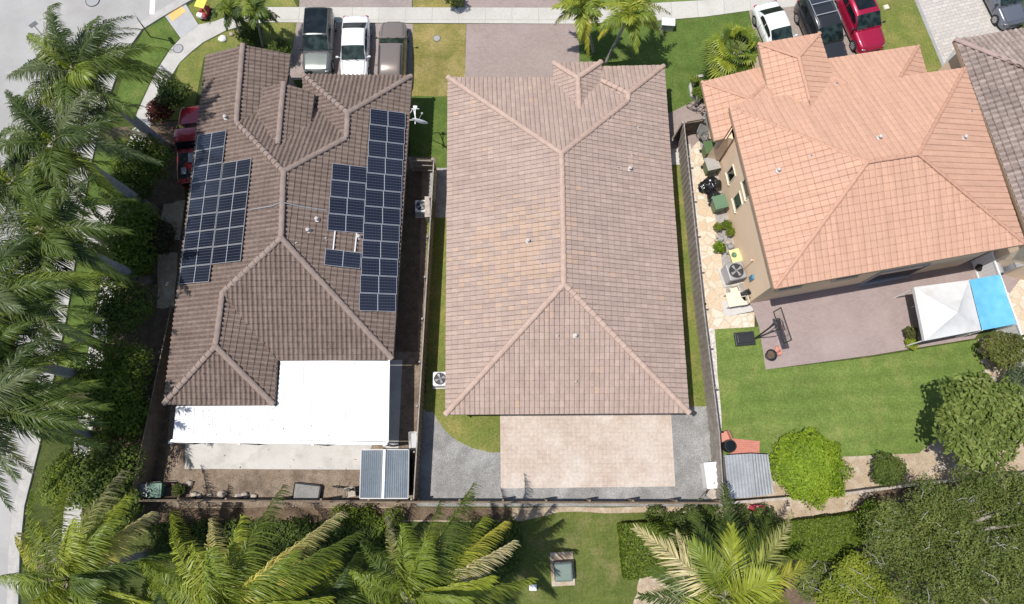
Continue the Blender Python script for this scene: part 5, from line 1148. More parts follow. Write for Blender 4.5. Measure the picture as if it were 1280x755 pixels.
# ================================================================== BROADLEAF TREES, SHRUBS, HEDGES
def cloud(mb, tints, lobes, n, size, cols, rnd_seed, flat_=.35, asp=.5, shell=.55, wob=.16):
    """n small leaves spread through the outer part of a set of lobes (centre, radii)"""
    rs = np.random.default_rng(rnd_seed); vol = np.array([l[1][0]*l[1][1]+l[1][0]*l[1][2] for l in lobes]); pick = rs.choice(len(lobes), n, p=vol/vol.sum())
    Cn = np.array([l[0] for l in lobes])[pick]; Rd = np.array([l[1] for l in lobes])[pick]
    d = rs.normal(size=(n, 3)); d[:, 2] = np.abs(d[:, 2])*1.0-.25*(rs.random(n) < .4); d /= np.linalg.norm(d, axis=1)[:, None]
    ph = rs.random(3)*6
    wv = 1+wob*np.sin(d[:, 0]*7+ph[0]+Cn[:, 0])*np.sin(d[:, 1]*7+ph[1])+wob*.7*np.sin(d[:, 2]*11+d[:, 0]*9+ph[2])
    r = (shell+(1-shell)*rs.random(n)**.5)*wv
    P = Cn+d*Rd*r[:, None]
    nrm = d*np.array([1, 1, 1.2])+rs.normal(size=(n, 3))*flat_+np.array([0, 0, .45]); nrm /= np.linalg.norm(nrm, axis=1)[:, None]
    a = np.cross(nrm, rs.normal(size=(n, 3))); a /= np.linalg.norm(a, axis=1)[:, None]; b = np.cross(nrm, a)
    s = size*rs.uniform(.65, 1.3, n)[:, None]
    v0 = P-a*s*.5; v1 = P+b*s*asp*.5+nrm*s*.06; v2 = P+a*s*.5-nrm*s*.1; v3 = P-b*s*asp*.5+nrm*s*.06
    V = np.stack([v0, v1, v2, v3], 1).reshape(-1, 3); o = len(mb.v); mb.v += V.tolist()
    F_ = (np.arange(n)[:, None]*4+np.arange(4)[None, :]+o); mb.f += [tuple(x) for x in F_.tolist()]
    cl = np.array(cols); w1 = rs.random(n); 
    clump = .5+.5*np.sin(P[:, 0]*2.3+ph[0]+np.sin(P[:, 1]*1.3))*np.sin(P[:, 1]*2.1+ph[1]+np.sin(P[:, 0]*1.7))
    k = np.clip((w1*.6+clump*.4)*(len(cl)-1), 0, len(cl)-1.001); i = k.astype(int); f = (k-i)[:, None]
    c = cl[i]*(1-f)+cl[i+1]*f; c *= rs.uniform(.8, 1.2, n)[:, None]; tints.append(c)
def plant(name, label, cat, base, lobes, n, size, cols, seed, trunk=None, branches=0, group=None, asp=.5, bark='bark', shell=.55, flat_=.35, wob=.16, twigs=0):
    B_ = Vector(base); root = thing(name, label, cat, B_, 0, group); rnd = random.Random(seed)
    mb = MB(); tn = []; cloud(mb, tn, lobes, n, size, cols, seed, asp=asp, shell=shell, flat_=flat_, wob=wob)
    obj('crown', mb, 'leaf', root, tints=np.concatenate(tn))
    t_ = MB(); tops = [Vector(l[0]) for l in lobes]; zc_ = sum(t.z for t in tops)/len(tops); fork = B_+UP*max(.2, zc_*.45)
    r = trunk or .08; t_.tube([B_, B_.lerp(fork, .5)+Vector((.04, .03, 0)), fork], [r*1.2, r, r*.85], 9)
    for q in tops: m_ = fork.lerp(q, .5)+UP*.15; t_.tube([fork, m_, q+UP*.1], [r*.6, r*.4, r*.15], 6)
    obj('trunk', t_, bark, root, smooth=True)
    if twigs:
        for i in range(twigs):
            l = rnd.choice(lobes); a = rnd.uniform(0, 6.28); rr = rnd.uniform(.2, .95); p = Vector(l[0])+Vector((math.cos(a)*l[1][0]*rr, math.sin(a)*l[1][1]*rr, l[1][2]*math.sqrt(max(0, 1-rr*rr))*rnd.uniform(.8, 1.0)))
            e = p+Vector((rnd.uniform(-1, 1), rnd.uniform(-1, 1), rnd.uniform(-.1, .5)))*rnd.uniform(.4, 1.2); m_ = p.lerp(e, .5)+Vector((rnd.uniform(-.2, .2), rnd.uniform(-.2, .2), .1)); tw_ = MB(); tw_.tube([p-UP*.3, m_, e], [.024, .016, .005], 5); obj('branch', tw_, 'twig', root)
    return root
M['twig'] = flat('pale_twig', (.40, .37, .33), .8, var=.2)
def lob(px, py, z, rx, ry=None, rz=None):
    p = at(px, py, z); ry = ry or rx; return ((p.x, p.y, p.z), (rx, ry, rz or rx*.8))
def clumps(px, py, z, r, k, seed, sub=.5, rz=None):
    rnd = random.Random(seed); c = at(px, py, z); out = [((c.x, c.y, c.z), (r*.72, r*.72, (rz or r)*.75))]
    for i in range(k):
        a = 2.4*i+rnd.uniform(-.3, .3); q = r*(1-sub)*math.sqrt((i+.5)/k)*1.05; h = (rz or r)*.55*math.sqrt(max(0, 1-(q/r)**2))
        s = r*sub*rnd.uniform(.75, 1.1); out.append(((c.x+math.cos(a)*q, c.y+math.sin(a)*q, c.z+h+rnd.uniform(-.1, .1)), (s, s, s*.8)))
    return out
BRIGHT = [(.075, .125, .012), (.135, .215, .016), (.20, .29, .022), (.25, .33, .03)]
SHINY = [(.075, .11, .022), (.13, .18, .036), (.20, .25, .06), (.29, .33, .11)]
WILD = [(.07, .10, .025), (.125, .165, .037), (.19, .225, .055), (.27, .29, .095)]
YELL = [(.10, .14, .02), (.18, .23, .026), (.26, .30, .034), (.33, .35, .05)]
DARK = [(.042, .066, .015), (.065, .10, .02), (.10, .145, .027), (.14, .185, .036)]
HEDGE = [(.075, .115, .015), (.12, .175, .02), (.175, .235, .026)]
def gp(px, py): return at(px, py, 0)
plant('round_tree', 'bright lime green round clipped tree beside the metal shed', 'tree', gp(990, 588), [lob(1010, 583, 1.9, 1.94, 1.9, 1.5), lob(1018, 576, 2.5, 1.2, 1.2, 1.1), lob(1000, 592, 2.3, 1.2, 1.2, 1.15), lob(1022, 597, 1.9, 1.1, 1.1, 1.1), lob(990, 570, 1.8, .8, .8, .8), lob(1030, 572, 1.8, .75, .75, .8)], 14000, .16, [(.10, .16, .014), (.18, .27, .02), (.26, .36, .028), (.33, .42, .04)], 1, .12, asp=.62, shell=.8, wob=.13)
plant('large_tree', 'large glossy tree with pale leaf tips right of the mown lawn', 'tree', gp(1168, 535), clumps(1216, 528, 3.2, 2.75, 18, 2, .4, 1.9), 7500, .32, SHINY, 2, .16, asp=.5)
plant('shrub', 'small dark round shrub in the pale gravel bed near the fence', 'shrub', gp(1100, 588), clumps(1106, 587, 1.0, 1.05, 9, 3, .45, .8), 3000, .16, DARK+[(.12, .15, .05)], 3)
plant('shrub', 'leafy shrub with bronze tinged leaves below the blue tarpaulin', 'shrub', gp(1236, 448), clumps(1250, 438, 1.4, 1.3, 10, 4, .45, 1.1), 2800, .20, [(.09, .075, .02), (.11, .13, .03), (.17, .19, .05), (.16, .12, .05)], 4)
plant('shrub', 'grey green straggly shrub between the bronze shrub and the white fence', 'shrub', gp(1254, 482), clumps(1268, 476, 1.1, 1.05, 8, 5, .45, .9), 1500, .17, [(.06, .09, .045), (.10, .135, .07), (.16, .19, .11)], 5)
wl0 = [((1165, 640), 2.3), ((1225, 618), 2.4), ((1130, 700), 2.3), ((1200, 700), 2.6), ((1265, 690), 2.5), ((1170, 755), 2.4), ((1250, 760), 2.5), ((1100, 655), 1.7), ((1278, 630), 2.0)]
ll_ = []
for i, ((x, y), r) in enumerate(wl0): ll_ += clumps(x, y, 4.0+random.uniform(-.4, .5), r, 9, 40+i, .42, r*.7)
LL_W = []
for (c0, r0_) in ll_:
    dz = random.uniform(-.9, .7); LL_W.append(((c0[0], c0[1], c0[2]+dz), (r0_[0]*.82, r0_[1]*.82, r0_[2]*.8)))
plant('spreading_tree', 'huge olive green wild tree filling the bottom right corner, pale twigs showing', 'tree', gp(1130, 665), LL_W, 78000, .125, WILD, 6, .32, twigs=70, shell=.45, flat_=.55, wob=.34, asp=.42)
plant('flowering_tree', 'yellow green feathery tree between the broad palm and the wild tree', 'tree', gp(1040, 702), clumps(1068, 722, 2.6, 1.7, 12, 7, .42, 1.2)+clumps(1040, 748, 2.3, 1.2, 8, 8, .42, .9)+clumps(1108, 745, 2.2, 1.1, 6, 9, .42, .9), 9500, .13, YELL, 7, .1, twigs=26, asp=.6)
plant('shrub', 'bright green leafy sapling in front of the wild tree, at the end of the hedge', 'shrub', gp(1085, 645), clumps(1088, 642, 1.6, .8, 8, 10, .45, .8), 1500, .17, BRIGHT, 8)
def box_hedge(label, pix, h, n, size, cols, seed):
    P = [at(*p, h) for p in pix]; P = [Vector((p.x, p.y, 0)) for p in P]; rs = np.random.default_rng(seed); c0 = sum(P, Vector())/len(P)
    root = thing('hedge', label, 'hedge', (c0.x, c0.y, 0)); tris = [[P[i] for i in f] for f in tessellate_polygon([P])]
    ar = np.array([abs((b-a).cross(c-a).z)/2 for a, b, c in tris]); per = [((P[i]-P[i-1]).length, P[i-1], P[i]) for i in range(len(P))]; side = sum(x[0] for x in per)*h
    pts = []; nr = []
    for i in range(n):
        if rs.random() < ar.sum()/(ar.sum()+side*.7):
            a, b, c = tris[rs.choice(len(tris), p=ar/ar.sum())]; u, v = rs.random(2)
            if u+v > 1: u, v = 1-u, 1-v
            q = a+(b-a)*u+(c-a)*v; q = Vector((q.x, q.y, h+.07*mnoise.noise(Vector((q.x*1.5, q.y*1.5, seed)))-.14*rs.random()**2)); m = Vector((0, 0, 1))
        else:
            k = rs.choice(len(per), p=np.array([x[0] for x in per])/sum(x[0] for x in per)); L_, a, b = per[k]; u = rs.random(); q = a.lerp(b, u); m = (q-c0).normalized(); q = q+m*(.10*mnoise.noise(Vector((q.x*2, q.y*2, 5)))-.1*rs.random()); q = Vector((q.x, q.y, h*rs.random()**.8))
        pts.append(tuple(q)); nr.append(tuple(m))
    Pn = np.array(pts); Nn = np.array(nr)+rs.normal(size=(n, 3))*.5; Nn /= np.linalg.norm(Nn, axis=1)[:, None]
    a = np.cross(Nn, rs.normal(size=(n, 3))); a /= np.linalg.norm(a, axis=1)[:, None]; b = np.cross(Nn, a); s_ = size*rs.uniform(.6, 1.3, n)[:, None]
    V = np.stack([Pn-a*s_*.5, Pn+b*s_*.3, Pn+a*s_*.5, Pn-b*s_*.3], 1).reshape(-1, 3); mb = MB(); mb.v = V.tolist(); mb.f = [tuple(x) for x in (np.arange(n)[:, None]*4+np.arange(4)[None, :]).tolist()]
    cl = np.array(cols); k = np.clip(rs.random(n)*(len(cl)-1), 0, len(cl)-1.001); i = k.astype(int); f = (k-i)[:, None]; tn = (cl[i]*(1-f)+cl[i+1]*f)*rs.uniform(.8, 1.2, n)[:, None]
    obj('crown', mb, 'leaf', root, tints=tn); q = inset(P, .22); w_ = MB(); w_.prism([(p.x, p.y) for p in q], .05, h-.22); obj('branches', w_, 'hedge_core', root)
M['hedge_core'] = pmat('hedge_twigs', (.05, .06, .02), (.07, .065, .03), scale=6, fvar=.4)
plant('shrub', 'straggly olive grey shrub between the broad palm and the yellow green tree', 'shrub', gp(1015, 722), clumps(1012, 722, .9, 1.3, 9, 91, .45, .8), 3200, .15, WILD, 91, .06, twigs=14)
def hedge(label, pix, h, n, size, cols, seed, name='hedge', step=.9):
    P = [at(*p, h) for p in pix]; P = [Vector((p.x, p.y, 0)) for p in P]; rnd = random.Random(seed)
    xs = [p.x for p in P]; ys = [p.y for p in P]; lobes = []
    def inside(x, y):
        c = False
        for i in range(len(P)):
            a, b = P[i], P[i-1]
            if (a.y > y) != (b.y > y) and x < (b.x-a.x)*(y-a.y)/(b.y-a.y)+a.x: c = not c
        return c
    y = min(ys)+.3
    while y < max(ys):
        x = min(xs)+.3
        while x < max(xs):
            q = (x+rnd.uniform(-.2, .2), y+rnd.uniform(-.2, .2))
            if inside(*q): lobes.append(((q[0], q[1], h*.55+rnd.uniform(-.06, .06)), (.62, .62, h*.45)))
            x += step*.7
        y += step*.7
    cx = sum(p.x for p in P)/len(P); cy = sum(p.y for p in P)/len(P)
    return plant(name, label, 'hedge' if name == 'hedge' else 'shrub', (cx, cy, 0), lobes, n, size, cols, seed, .04, asp=.6, shell=.5)
box_hedge('clipped rectangular hedge left of the broad palm', [(775, 655), (842, 652), (850, 714), (781, 726)], 1.3, 11000, .12, HEDGE, 51)
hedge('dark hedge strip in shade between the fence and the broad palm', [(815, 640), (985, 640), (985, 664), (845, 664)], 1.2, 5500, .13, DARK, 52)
box_hedge('wide clipped green hedge right of the broad palm', [(990, 652), (1082, 641), (1090, 672), (1050, 702), (985, 698)], 1.3, 14000, .13, HEDGE, 53)
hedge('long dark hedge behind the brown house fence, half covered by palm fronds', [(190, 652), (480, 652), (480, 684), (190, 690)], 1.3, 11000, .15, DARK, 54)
hedge('brighter hedge strip between the two windswept palms', [(420, 644), (500, 642), (495, 700), (452, 694)], 1.1, 4000, .15, HEDGE, 55)
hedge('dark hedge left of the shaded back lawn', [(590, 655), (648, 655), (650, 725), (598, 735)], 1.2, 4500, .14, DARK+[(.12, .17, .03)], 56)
# shrubs of the street bed on the left
SB = [(182, 205, 1.9, 'shrub beside the second street palm trunk, nearest the red truck'), (166, 238, 1.6, 'shrub above the second street palm trunk'), (170, 292, 1.9, 'shrub between the second and third street palm trunks, by the sidewalk'),
      (196, 300, 1.3, 'dark shrub touching the pale path by the brown roof eave'), (165, 330, 1.6, 'shrub just above the third street palm trunk'), (158, 388, 1.9, 'shrub below the third street palm trunk'),
      (152, 470, 2.1, 'big shrub below the foot of the fourth street palm'), (112, 490, 1.7, 'shrub at the sidewalk left of the big shrub'), (158, 520, 1.6, 'shrub above the fifth street palm foot, near the dark fence'),
      (140, 590, 2.0, 'shrub below the fifth street palm trunk'), (98, 600, 1.7, 'shrub at the kerb below the fifth street palm'), (150, 640, 1.5, 'shadowed shrub at the corner of the dark fence')]
for i, (x, y, r, lb) in enumerate(SB):
    z = r*.75; r *= 1.15; b = at(x, y, z); col = [HEDGE, DARK+HEDGE[1:], HEDGE+[(.24, .28, .06)], SHINY[:3]][i % 4] if i not in (3,) else [(.05, .03, .025), (.08, .07, .03), (.09, .10, .03)]
    plant('shrub', 'dense '+lb if i != 3 else lb, 'shrub', (b.x, b.y, 0), clumps(x, y, z*.8, r, 9, 60+i, .45, r*.8), 4200, .19, col, 60+i, .05, group='shrubs along the street bed')
b = at(196, 142, .8); plant('red_leaf_shrub', 'shrub with dark red leaves beside the nose of the red truck', 'shrub', (b.x, b.y, 0), clumps(203, 140, .8, .95, 8, 80, .45, .8), 1500, .18, [(.06, .012, .012), (.14, .02, .02), (.05, .06, .02)], 80)
b = at(212, 118, .9); plant('shrub', 'dark green shrub beneath the topmost street palm, by the brown roof corner', 'shrub', (b.x, b.y, 0), clumps(218, 120, .9, 1.2, 9, 81, .45, .9), 2200, .18, DARK, 81)
b = at(350, 72, .6); plant('shrub', 'dark shrub squeezed between the brown roof and the silver car', 'shrub', (b.x, b.y, 0), clumps(352, 66, .7, .9, 7, 82, .45, .7), 1500, .16, DARK, 82)
b = at(312, 44, .5); plant('shrub', 'low dark shrub under the pair of small corner palms', 'shrub', (b.x, b.y, 0), clumps(312, 42, .5, 1.1, 8, 83, .45, .6), 1700, .15, DARK, 83)
b = at(570, 2, .6); plant('shrub', 'small dark shrub on the verge at the top edge', 'shrub', (b.x, b.y, 0), clumps(566, -1, .8, .75, 7, 84, .45, .7), 1100, .15, DARK, 84)
b = at(872, 128, .5); plant('shrub', 'round green shrub at the corner of the terracotta house', 'shrub', (b.x, b.y, 0), clumps(873, 118, .5, .55, 6, 85, .45, .5), 900, .12, HEDGE, 85)
b = at(868, 104, .4); plant('shrub', 'tiny yellow green shrub at the tip of the pale garden edging', 'shrub', (b.x, b.y, 0), clumps(868, 101, .35, .35, 5, 86, .45, .35), 500, .10, YELL, 86)
# ================================================================== SMALL THINGS
def ac_unit(label, px, s, h, rz, mat='frame_alu', pad=True):
    p = gp(*px); root = thing('air_conditioner', label, 'air conditioner', p, rz)
    if pad: b = MB(); b.box((0, 0, .045), (s*1.25, s*1.2, .09)); obj('pad', b, 'slab', root, world=False)
    z0 = .095; b = MB(); b.box((0, 0, z0+h/2), (s, s, h)); o = obj('cabinet', b, mat, root, world=False, bevel=.05)
    lv = MB()
    for i in range(8):
        z = z0+.1+i*(h-.2)/7
        for sx in (-1, 1): lv.box((sx*(s/2+.006), 0, z), (.02, s*.86, .03)); lv.box((0, sx*(s/2+.006), z), (s*.86, .02, .03))
    obj('louvres', lv, 'grey_metal', root, world=False)
    w_ = MB(); w_.lathe((0, 0, z0+h+.003), [(s*.42, 0), (s*.40, .012)], 26); obj('fan_well', w_, 'dark_metal', root, world=False)
    f = MB()
    for k in range(4):
        a = k*math.pi/2+.4; c, sn = math.cos(a), math.sin(a); q = [(s*.06, -.02), (s*.34, -.09), (s*.37, .08), (s*.08, .06)]; o_ = len(f.v)
        f.v += [(c*x-sn*y, sn*x+c*y, z0+h+.03+.012*(i % 2)) for i, (x, y) in enumerate(q)]; f.f.append((o_, o_+1, o_+2, o_+3))
    f.lathe((0, 0, z0+h+.03), [(s*.09, 0), (s*.08, .03)], 12); fo = obj('fan', f, 'grey_metal', root, world=False); sd_ = fo.modifiers.new('t', 'SOLIDIFY'); sd_.thickness = .006
    gr = MB()
    for r in (.12, .2, .28, .36, .43): gr.tube([(s*r*math.cos(t*math.pi/12), s*r*math.sin(t*math.pi/12), z0+h+.06) for t in range(25)], .006, 4, cap=False)
    for k in range(8): a = k*math.pi/4; gr.tube([(0, 0, z0+h+.065), (s*.43*math.cos(a), s*.43*math.sin(a), z0+h+.055)], .006, 4)
    obj('grille', gr, 'dark_metal', root, world=False); return root
ac_unit('white air conditioner unit by the right wall of the brown house', (529, 264), .74, .8, R(2), 'white_paint')
w_ = MB(); p = gp(536.5, 266); w_.box((p.x, p.y, .5), (.3, 1.3, 1.0), rz=R(2)); tag(obj('equipment_box', w_, 'stone'), 'pale narrow box between the white air conditioner and the brown fence', 'box')
ac_unit('white air conditioner unit half hidden under the left eave of the rose house', (552, 476), .78, .8, R(1), 'white_paint')
ac_unit('large grey air conditioner unit beside the terracotta house wall', (913, 345), 1.0, 1.0, R(14), 'grey_metal')
def bin_(label, px, mat, rz, s=.6, h=1.05, lid=None):
    root = thing('wheeled_bin', label, 'bin', gp(*px), rz, None)
    b = MB(); t, u = s*.38, s*.5; z0 = .08
    b.v = [(-t, -t, z0), (t, -t, z0), (t, t, z0), (-t, t, z0), (-u, -u, h), (u, -u, h), (u, u, h), (-u, u, h)]; b.f = [(3, 2, 1, 0), (0, 1, 5, 4), (1, 2, 6, 5), (2, 3, 7, 6), (3, 0, 4, 7), (4, 5, 6, 7)]
    obj('body', b, mat, root, world=False, bevel=.03)
    l = MB(); l.box((0, .02, h+.035), (s*1.1, s*1.14, .06)); l.box((0, .02, h+.075), (s*.8, s*.85, .025)); obj('lid', l, lid or mat, root, world=False, bevel=.02)
    hn = MB(); hn.tube([(-s*.42, s*.6, h-.02), (-s*.42, s*.7, h+.02), (s*.42, s*.7, h+.02), (s*.42, s*.6, h-.02)], .018, 6); obj('handle', hn, 'black_plastic', root, world=False)
    for sx in (-1, 1):
        w_ = MB(); w_.tube([(sx*s*.36, s*.42, .1), (sx*s*.46, s*.42, .1)], .1, 12); obj('wheel', w_, 'rubber', root, world=False)
    return root
bin_('olive green wheeled bin at the top of the row beside the terracotta house', (882.5, 194), 'bin_green', R(12), .72)
bin_('grey lidded wheeled bin between the olive bin and the black bags', (884.5, 214), 'bin_green', R(14), .74, lid='bin_grey')
bin_('mid green wheeled bin below the black rubbish bags', (894, 261), 'bin_green2', R(14), .74)
bin_('grey wheeled bin in the lower left corner of the fenced yard', (190, 613), 'grey_metal', R(3), .62)
bin_('teal green wheeled bin beside the grey bin in the fenced yard', (206, 613), 'bin_teal', R(3), .66)
def bag(label, px, r, seed, g=None):
    b = MB(); p = gp(*px); b.blob((p.x, p.y, r*.7), (r, r*.95, r*.8), 12, .28, seed, 2.2); b.tube([(p.x, p.y, r*1.35), (p.x+.05, p.y, r*1.55), (p.x+.1, p.y+.06, r*1.7)], [.08, .03, .07], 7); return tag(obj('rubbish_bag', b, 'bag', smooth=True), label, 'rubbish bag', 'black bags by the bins')
bag('big black rubbish bag just below the grey lidded bin', (887, 234), .52, 3, None)
bag('pointed black rubbish bag nearest the slat fence, left of the big one', (879, 236), .36, 5, None)
bag('lower black rubbish bag touching the mid green bin', (891, 249), .42, 8, None)
# clutter by the gate of the terracotta house
t = thing('glass_table', 'old glass table leaning against the terracotta house wall by the dark gate', 'table', gp(880, 170))
c = at(882, 158, .9); ax = (Vector((.42, .9, 0)).normalized(), Vector((-.6, .28, .75)).normalized()); axn = ax[0].cross(ax[1])
b = MB(); b.box(c, (1.5, 1.0, .03), axes=(ax[0], ax[1], axn)); obj('table_top', b, 'conc_dark', t)
b = MB(); 
for s_ in (-1, 1): b.box(c+ax[1]*s_*.52, (1.6, .07, .06), axes=(ax[0], ax[1], axn)); b.box(c+ax[0]*s_*.77, (.07, 1.0, .055), axes=(ax[0], ax[1], axn))
obj('frame', b, 'frame_alu', t)
def cycle(label, px, rz, col):
    root = thing('bicycle', label, 'bicycle', gp(*px), rz)
    for y in (-.52, .52):
        b = MB(); b.tube([(0, y+.32*math.cos(a*math.pi/12), .33+.32*math.sin(a*math.pi/12)) for a in range(25)], .022, 6, cap=False); wo = obj('wheel', b, 'rubber', root, world=False)
        b = MB()
        for k in range(8): a = k*math.pi/4; b.tube([(0, y, .33), (0, y+.3*math.cos(a), .33+.3*math.sin(a))], .006, 4)
        obj('spokes', b, 'alu', wo, world=False)
    b = MB()
    for q in ([(0, -.52, .33), (0, -.08, .32), (0, .42, .75), (0, -.2, .78), (0, -.52, .33)], [(0, -.08, .32), (0, -.2, .92)], [(0, .52, .33), (0, .4, .95)]): b.tube(q, .022, 6)
    obj('frame', b, col, root, world=False)
    b = MB(); b.tube([(-.28, .3, .98), (0, .42, .95), (.28, .3, .98)], .018, 6); obj('handlebar', b, 'dark_metal', root, world=False)
    b = MB(); b.blob((0, -.22, .95), (.08, .14, .04), 6, 0); obj('saddle', b, 'black_plastic', root, world=False)
cycle('dark bicycle standing on the taupe path above the dark gate', (872, 142), R(60), 'dark_metal')
cycle('small grey bicycle below the leaning glass table, above the olive bin', (879, 181), R(35), 'grey_metal')
cycle('black bicycle lying by the fence left of the blue-grey shed', (436, 611), R(80), 'black_plastic')
e = MB(); pts = [at(*q) for q in ((878, 96), (868, 98), (862, 108), (864, 122), (874, 128))]
for a, b_ in zip(pts[:-1], pts[1:]): e.beam(a+UP*.09, b_+UP*.09, .16, .18)
tag(obj('garden_edging', e, 'kerb'), 'curved pale concrete edging round the bed at the terracotta house corner', 'edging')
# pots, table and furniture on the gravel strip
def potplant(label, px, r, col, seed, pot='pot_brown', leaf=.14, n=260, h=.35):
    p = gp(*px); root = thing('potted_plant', label, 'potted plant', p)
    b = MB(); b.lathe((0, 0, 0), [(r*.6, 0), (r*.85, h), (r*.95, h), (r*.95, h+.05), (r*.8, h+.05), (r*.7, h-.02)], 16); obj('pot', b, pot, root, world=False)
    m_ = MB(); tn = []; cloud(m_, tn, [((p.x, p.y, h+r*.6), (r*1.1, r*1.1, r*.9))], n, leaf, col, seed, asp=.4, flat_=.7); obj('leaves', m_, 'leaf', root, tints=np.concatenate(tn))
potplant('small olive potted plant nearest the mid green bin, left one of a pair', (894.5, 287), .24, YELL[:3], 1, 'stone')
potplant('small olive potted plant close to the wall, right one of a pair', (905, 284), .25, HEDGE, 2, 'stone')
potplant('round olive potted plant just below the pair near the wall', (910, 293), .26, YELL[:3], 3, 'stone')
potplant('spiky bright green potted plant on the gravel left of the yellow table', (897, 312), .3, BRIGHT, 4, 'stone', .3, 160, .2)
for i, (q, r) in enumerate((((897, 296), .16), ((901, 299), .2), ((909, 304), .2), ((913, 309), .22), ((895, 301), .13))):
    b = MB(); p = gp(*q); b.blob((p.x, p.y, r*.5), (r, r*.8, r*.7), 7, .3, i+2, 2); tag(obj('garden_stone', b, ['stone', 'conc_dark'][i % 2], smooth=True), ['pale garden stone left of the round potted plant', 'dark garden stone below the small potted plants', 'pale garden stone at the wall above the yellow table', 'dark garden stone touching the top of the yellow table', 'small pale garden stone above the spiky plant'][i], 'stone', 'garden stones beside the yellow table')
def table(label, px, sx, sy, h, rz, mat, name='table', t=.05, thick=None):
    root = thing(name, label, 'table', gp(*px), rz); b = MB(); b.box((0, 0, h-t/2), (sx, sy, t)); obj('table_top', b, mat, root, world=False, bevel=.012)
    for x in (-1, 1):
        for y in (-1, 1): l = MB(); l.box((x*(sx/2-.06), y*(sy/2-.06), (h-t)/2), (.05, .05, h-t)); obj('leg', l, 'grey_metal', root, world=False)
    return root
table('pale yellow garden table above the grey air conditioner', (915, 324), .62, .82, .7, R(14), 'pale_yellow')
b = MB(); p = at(917, 319, .72); b.lathe(p, [(.13, 0), (.15, .12), (.13, .13), (.11, .02)], 14); tag(obj('bowl', b, 'bin_green2', smooth=True), 'round green bowl on the pale yellow table', 'bowl')
def chair(label, px, rz, mat, s=.46):
    root = thing('garden_chair', label, 'chair', gp(*px), rz, None)
    b = MB(); b.box((0, 0, .43), (s, s, .04)); obj('seat', b, mat, root, world=False, bevel=.012)
    b = MB(); b.box((0, s*.5, .68), (s, .04, .42)); obj('backrest', b, mat, root, world=False, bevel=.012)
    for x in (-1, 1):
        for y in (-1, 1): l = MB(); l.tube([(x*s*.44, y*s*.44, 0), (x*s*.42, y*s*.42, .42)], .018, 6); obj('leg', l, 'dark_metal' if mat != 'cream' else mat, root, world=False)
        a = MB(); a.tube([(x*s*.52, -s*.4, .43), (x*s*.54, -s*.4, .62), (x*s*.54, s*.46, .64)], .02, 6); obj('armrest', a, 'dark_metal' if mat != 'cream' else mat, root, world=False)
table('low cream table among the cream chairs at the foot of the terracotta house wall', (914, 377), .85, .85, .6, R(10), 'cream')
chair('cream garden chair above the low cream table', (915, 366), R(15), 'cream'); chair('cream garden chair right of the low cream table', (925, 379), R(-80), 'cream')
chair('black garden chair by the wall corner, beside the cream table', (928, 372), R(-60), 'black_plastic')
# portable basketball hoop lying over the patio edge
bh = thing('basketball_hoop', 'portable basketball hoop with a black base and clear framed backboard', 'basketball hoop', gp(930, 424), R(5))
b = MB(); b.box((0, 0, .1), (1.15, .8, .2)); b.box((0, 0, .22), (.9, .5, .06)); obj('base', b, 'black_plastic', bh, world=False, bevel=.05)
b0 = at(944, 423, .15); b1 = at(968, 405, 2.6); up_ = at(974, 399, 2.9)
b = MB(); b.tube([b0, b0.lerp(b1, .5)+UP*.05, b1], .05, 8); obj('pole', b, 'black_plastic', bh)
b = MB(); b.tube([at(946, 422, .2), at(968, 414, 2.2), at(976, 410, 2.7)], .03, 7); b.tube([at(962, 409, 2.1), at(970, 400, 2.7), at(976, 399, 2.85)], .025, 7); b.tube([b1, at(976, 410, 2.8)], .025, 6); obj('brace', b, 'dark_metal', bh)
P4 = [at(972, 391, 3.2), at(977, 389.5, 3.2), at(984, 425, 3.0), at(979, 427, 3.0)]
Fq = [at(971.5, 392, 3.25), at(978, 390, 3.25), at(985.5, 423, 2.6), at(977.5, 426, 2.6)]
d = Vector((.22, -.97, 0)).normalized(); n_ = Vector((.97, .22, 0)).normalized(); cb_ = at(978, 407, 3.05)
b = MB()
for zz in (-.52, .52): b.beam(cb_+UP*zz-d*.9, cb_+UP*zz+d*.9, .05, .05)
for dd in (-.9, .9): b.beam(cb_+d*dd-UP*.52, cb_+d*dd+UP*.52, .05, .05, up=n_)
for dd in (-.25, .25): b.beam(cb_+d*dd-UP*.3, cb_+d*dd+UP*.15, .035, .035, up=n_)
for zz in (-.3, .15): b.beam(cb_+UP*zz-d*.25, cb_+UP*zz+d*.25, .035, .035)
obj('backboard_frame', b, 'dark_metal', bh)
gm, gn, gb_ = newmat('clear_acrylic'); gb_.inputs['Transmission Weight'].default_value = 1; gb_.inputs['Roughness'].default_value = .02; gb_.inputs['IOR'].default_value = 1.1; M['acrylic'] = gm
b = MB(); b.box(cb_, (1.74, .012, .98), axes=(d, n_, UP)); obj('backboard', b, 'acrylic', bh)
b = MB(); rc = cb_+n_*.38-UP*.32; b.tube([rc+Vector((math.cos(a*math.pi/12), math.sin(a*math.pi/12), 0))*.225 for a in range(25)], .012, 6, cap=False); b.beam(cb_-UP*.32, rc-n_*.2, .08, .02); obj('rim', b, 'pot_red', bh)
t = thing('planter', 'round black planter with a pink clay pot on the rose patio corner', 'planter', gp(962, 444))
b = MB(); b.lathe(gp(961, 445), [(.24, 0), (.30, .3), (.33, .42), (.30, .44), (.26, .38)], 20); obj('tub', b, 'black_plastic', t)
b = MB(); b.blob(gp(961, 445)+UP*.36, (.24, .24, .06), 7, .2); obj('soil', b, 'mulch', t)
b = MB(); b.lathe(gp(970, 441), [(.13, 0), (.2, .32), (.22, .36), (.18, .36), (.12, .3)], 16); b.blob(gp(968, 438)+UP*.5, (.16, .2, .12), 7, .3, 3); obj('clay_pot', b, 'pot_red', t)
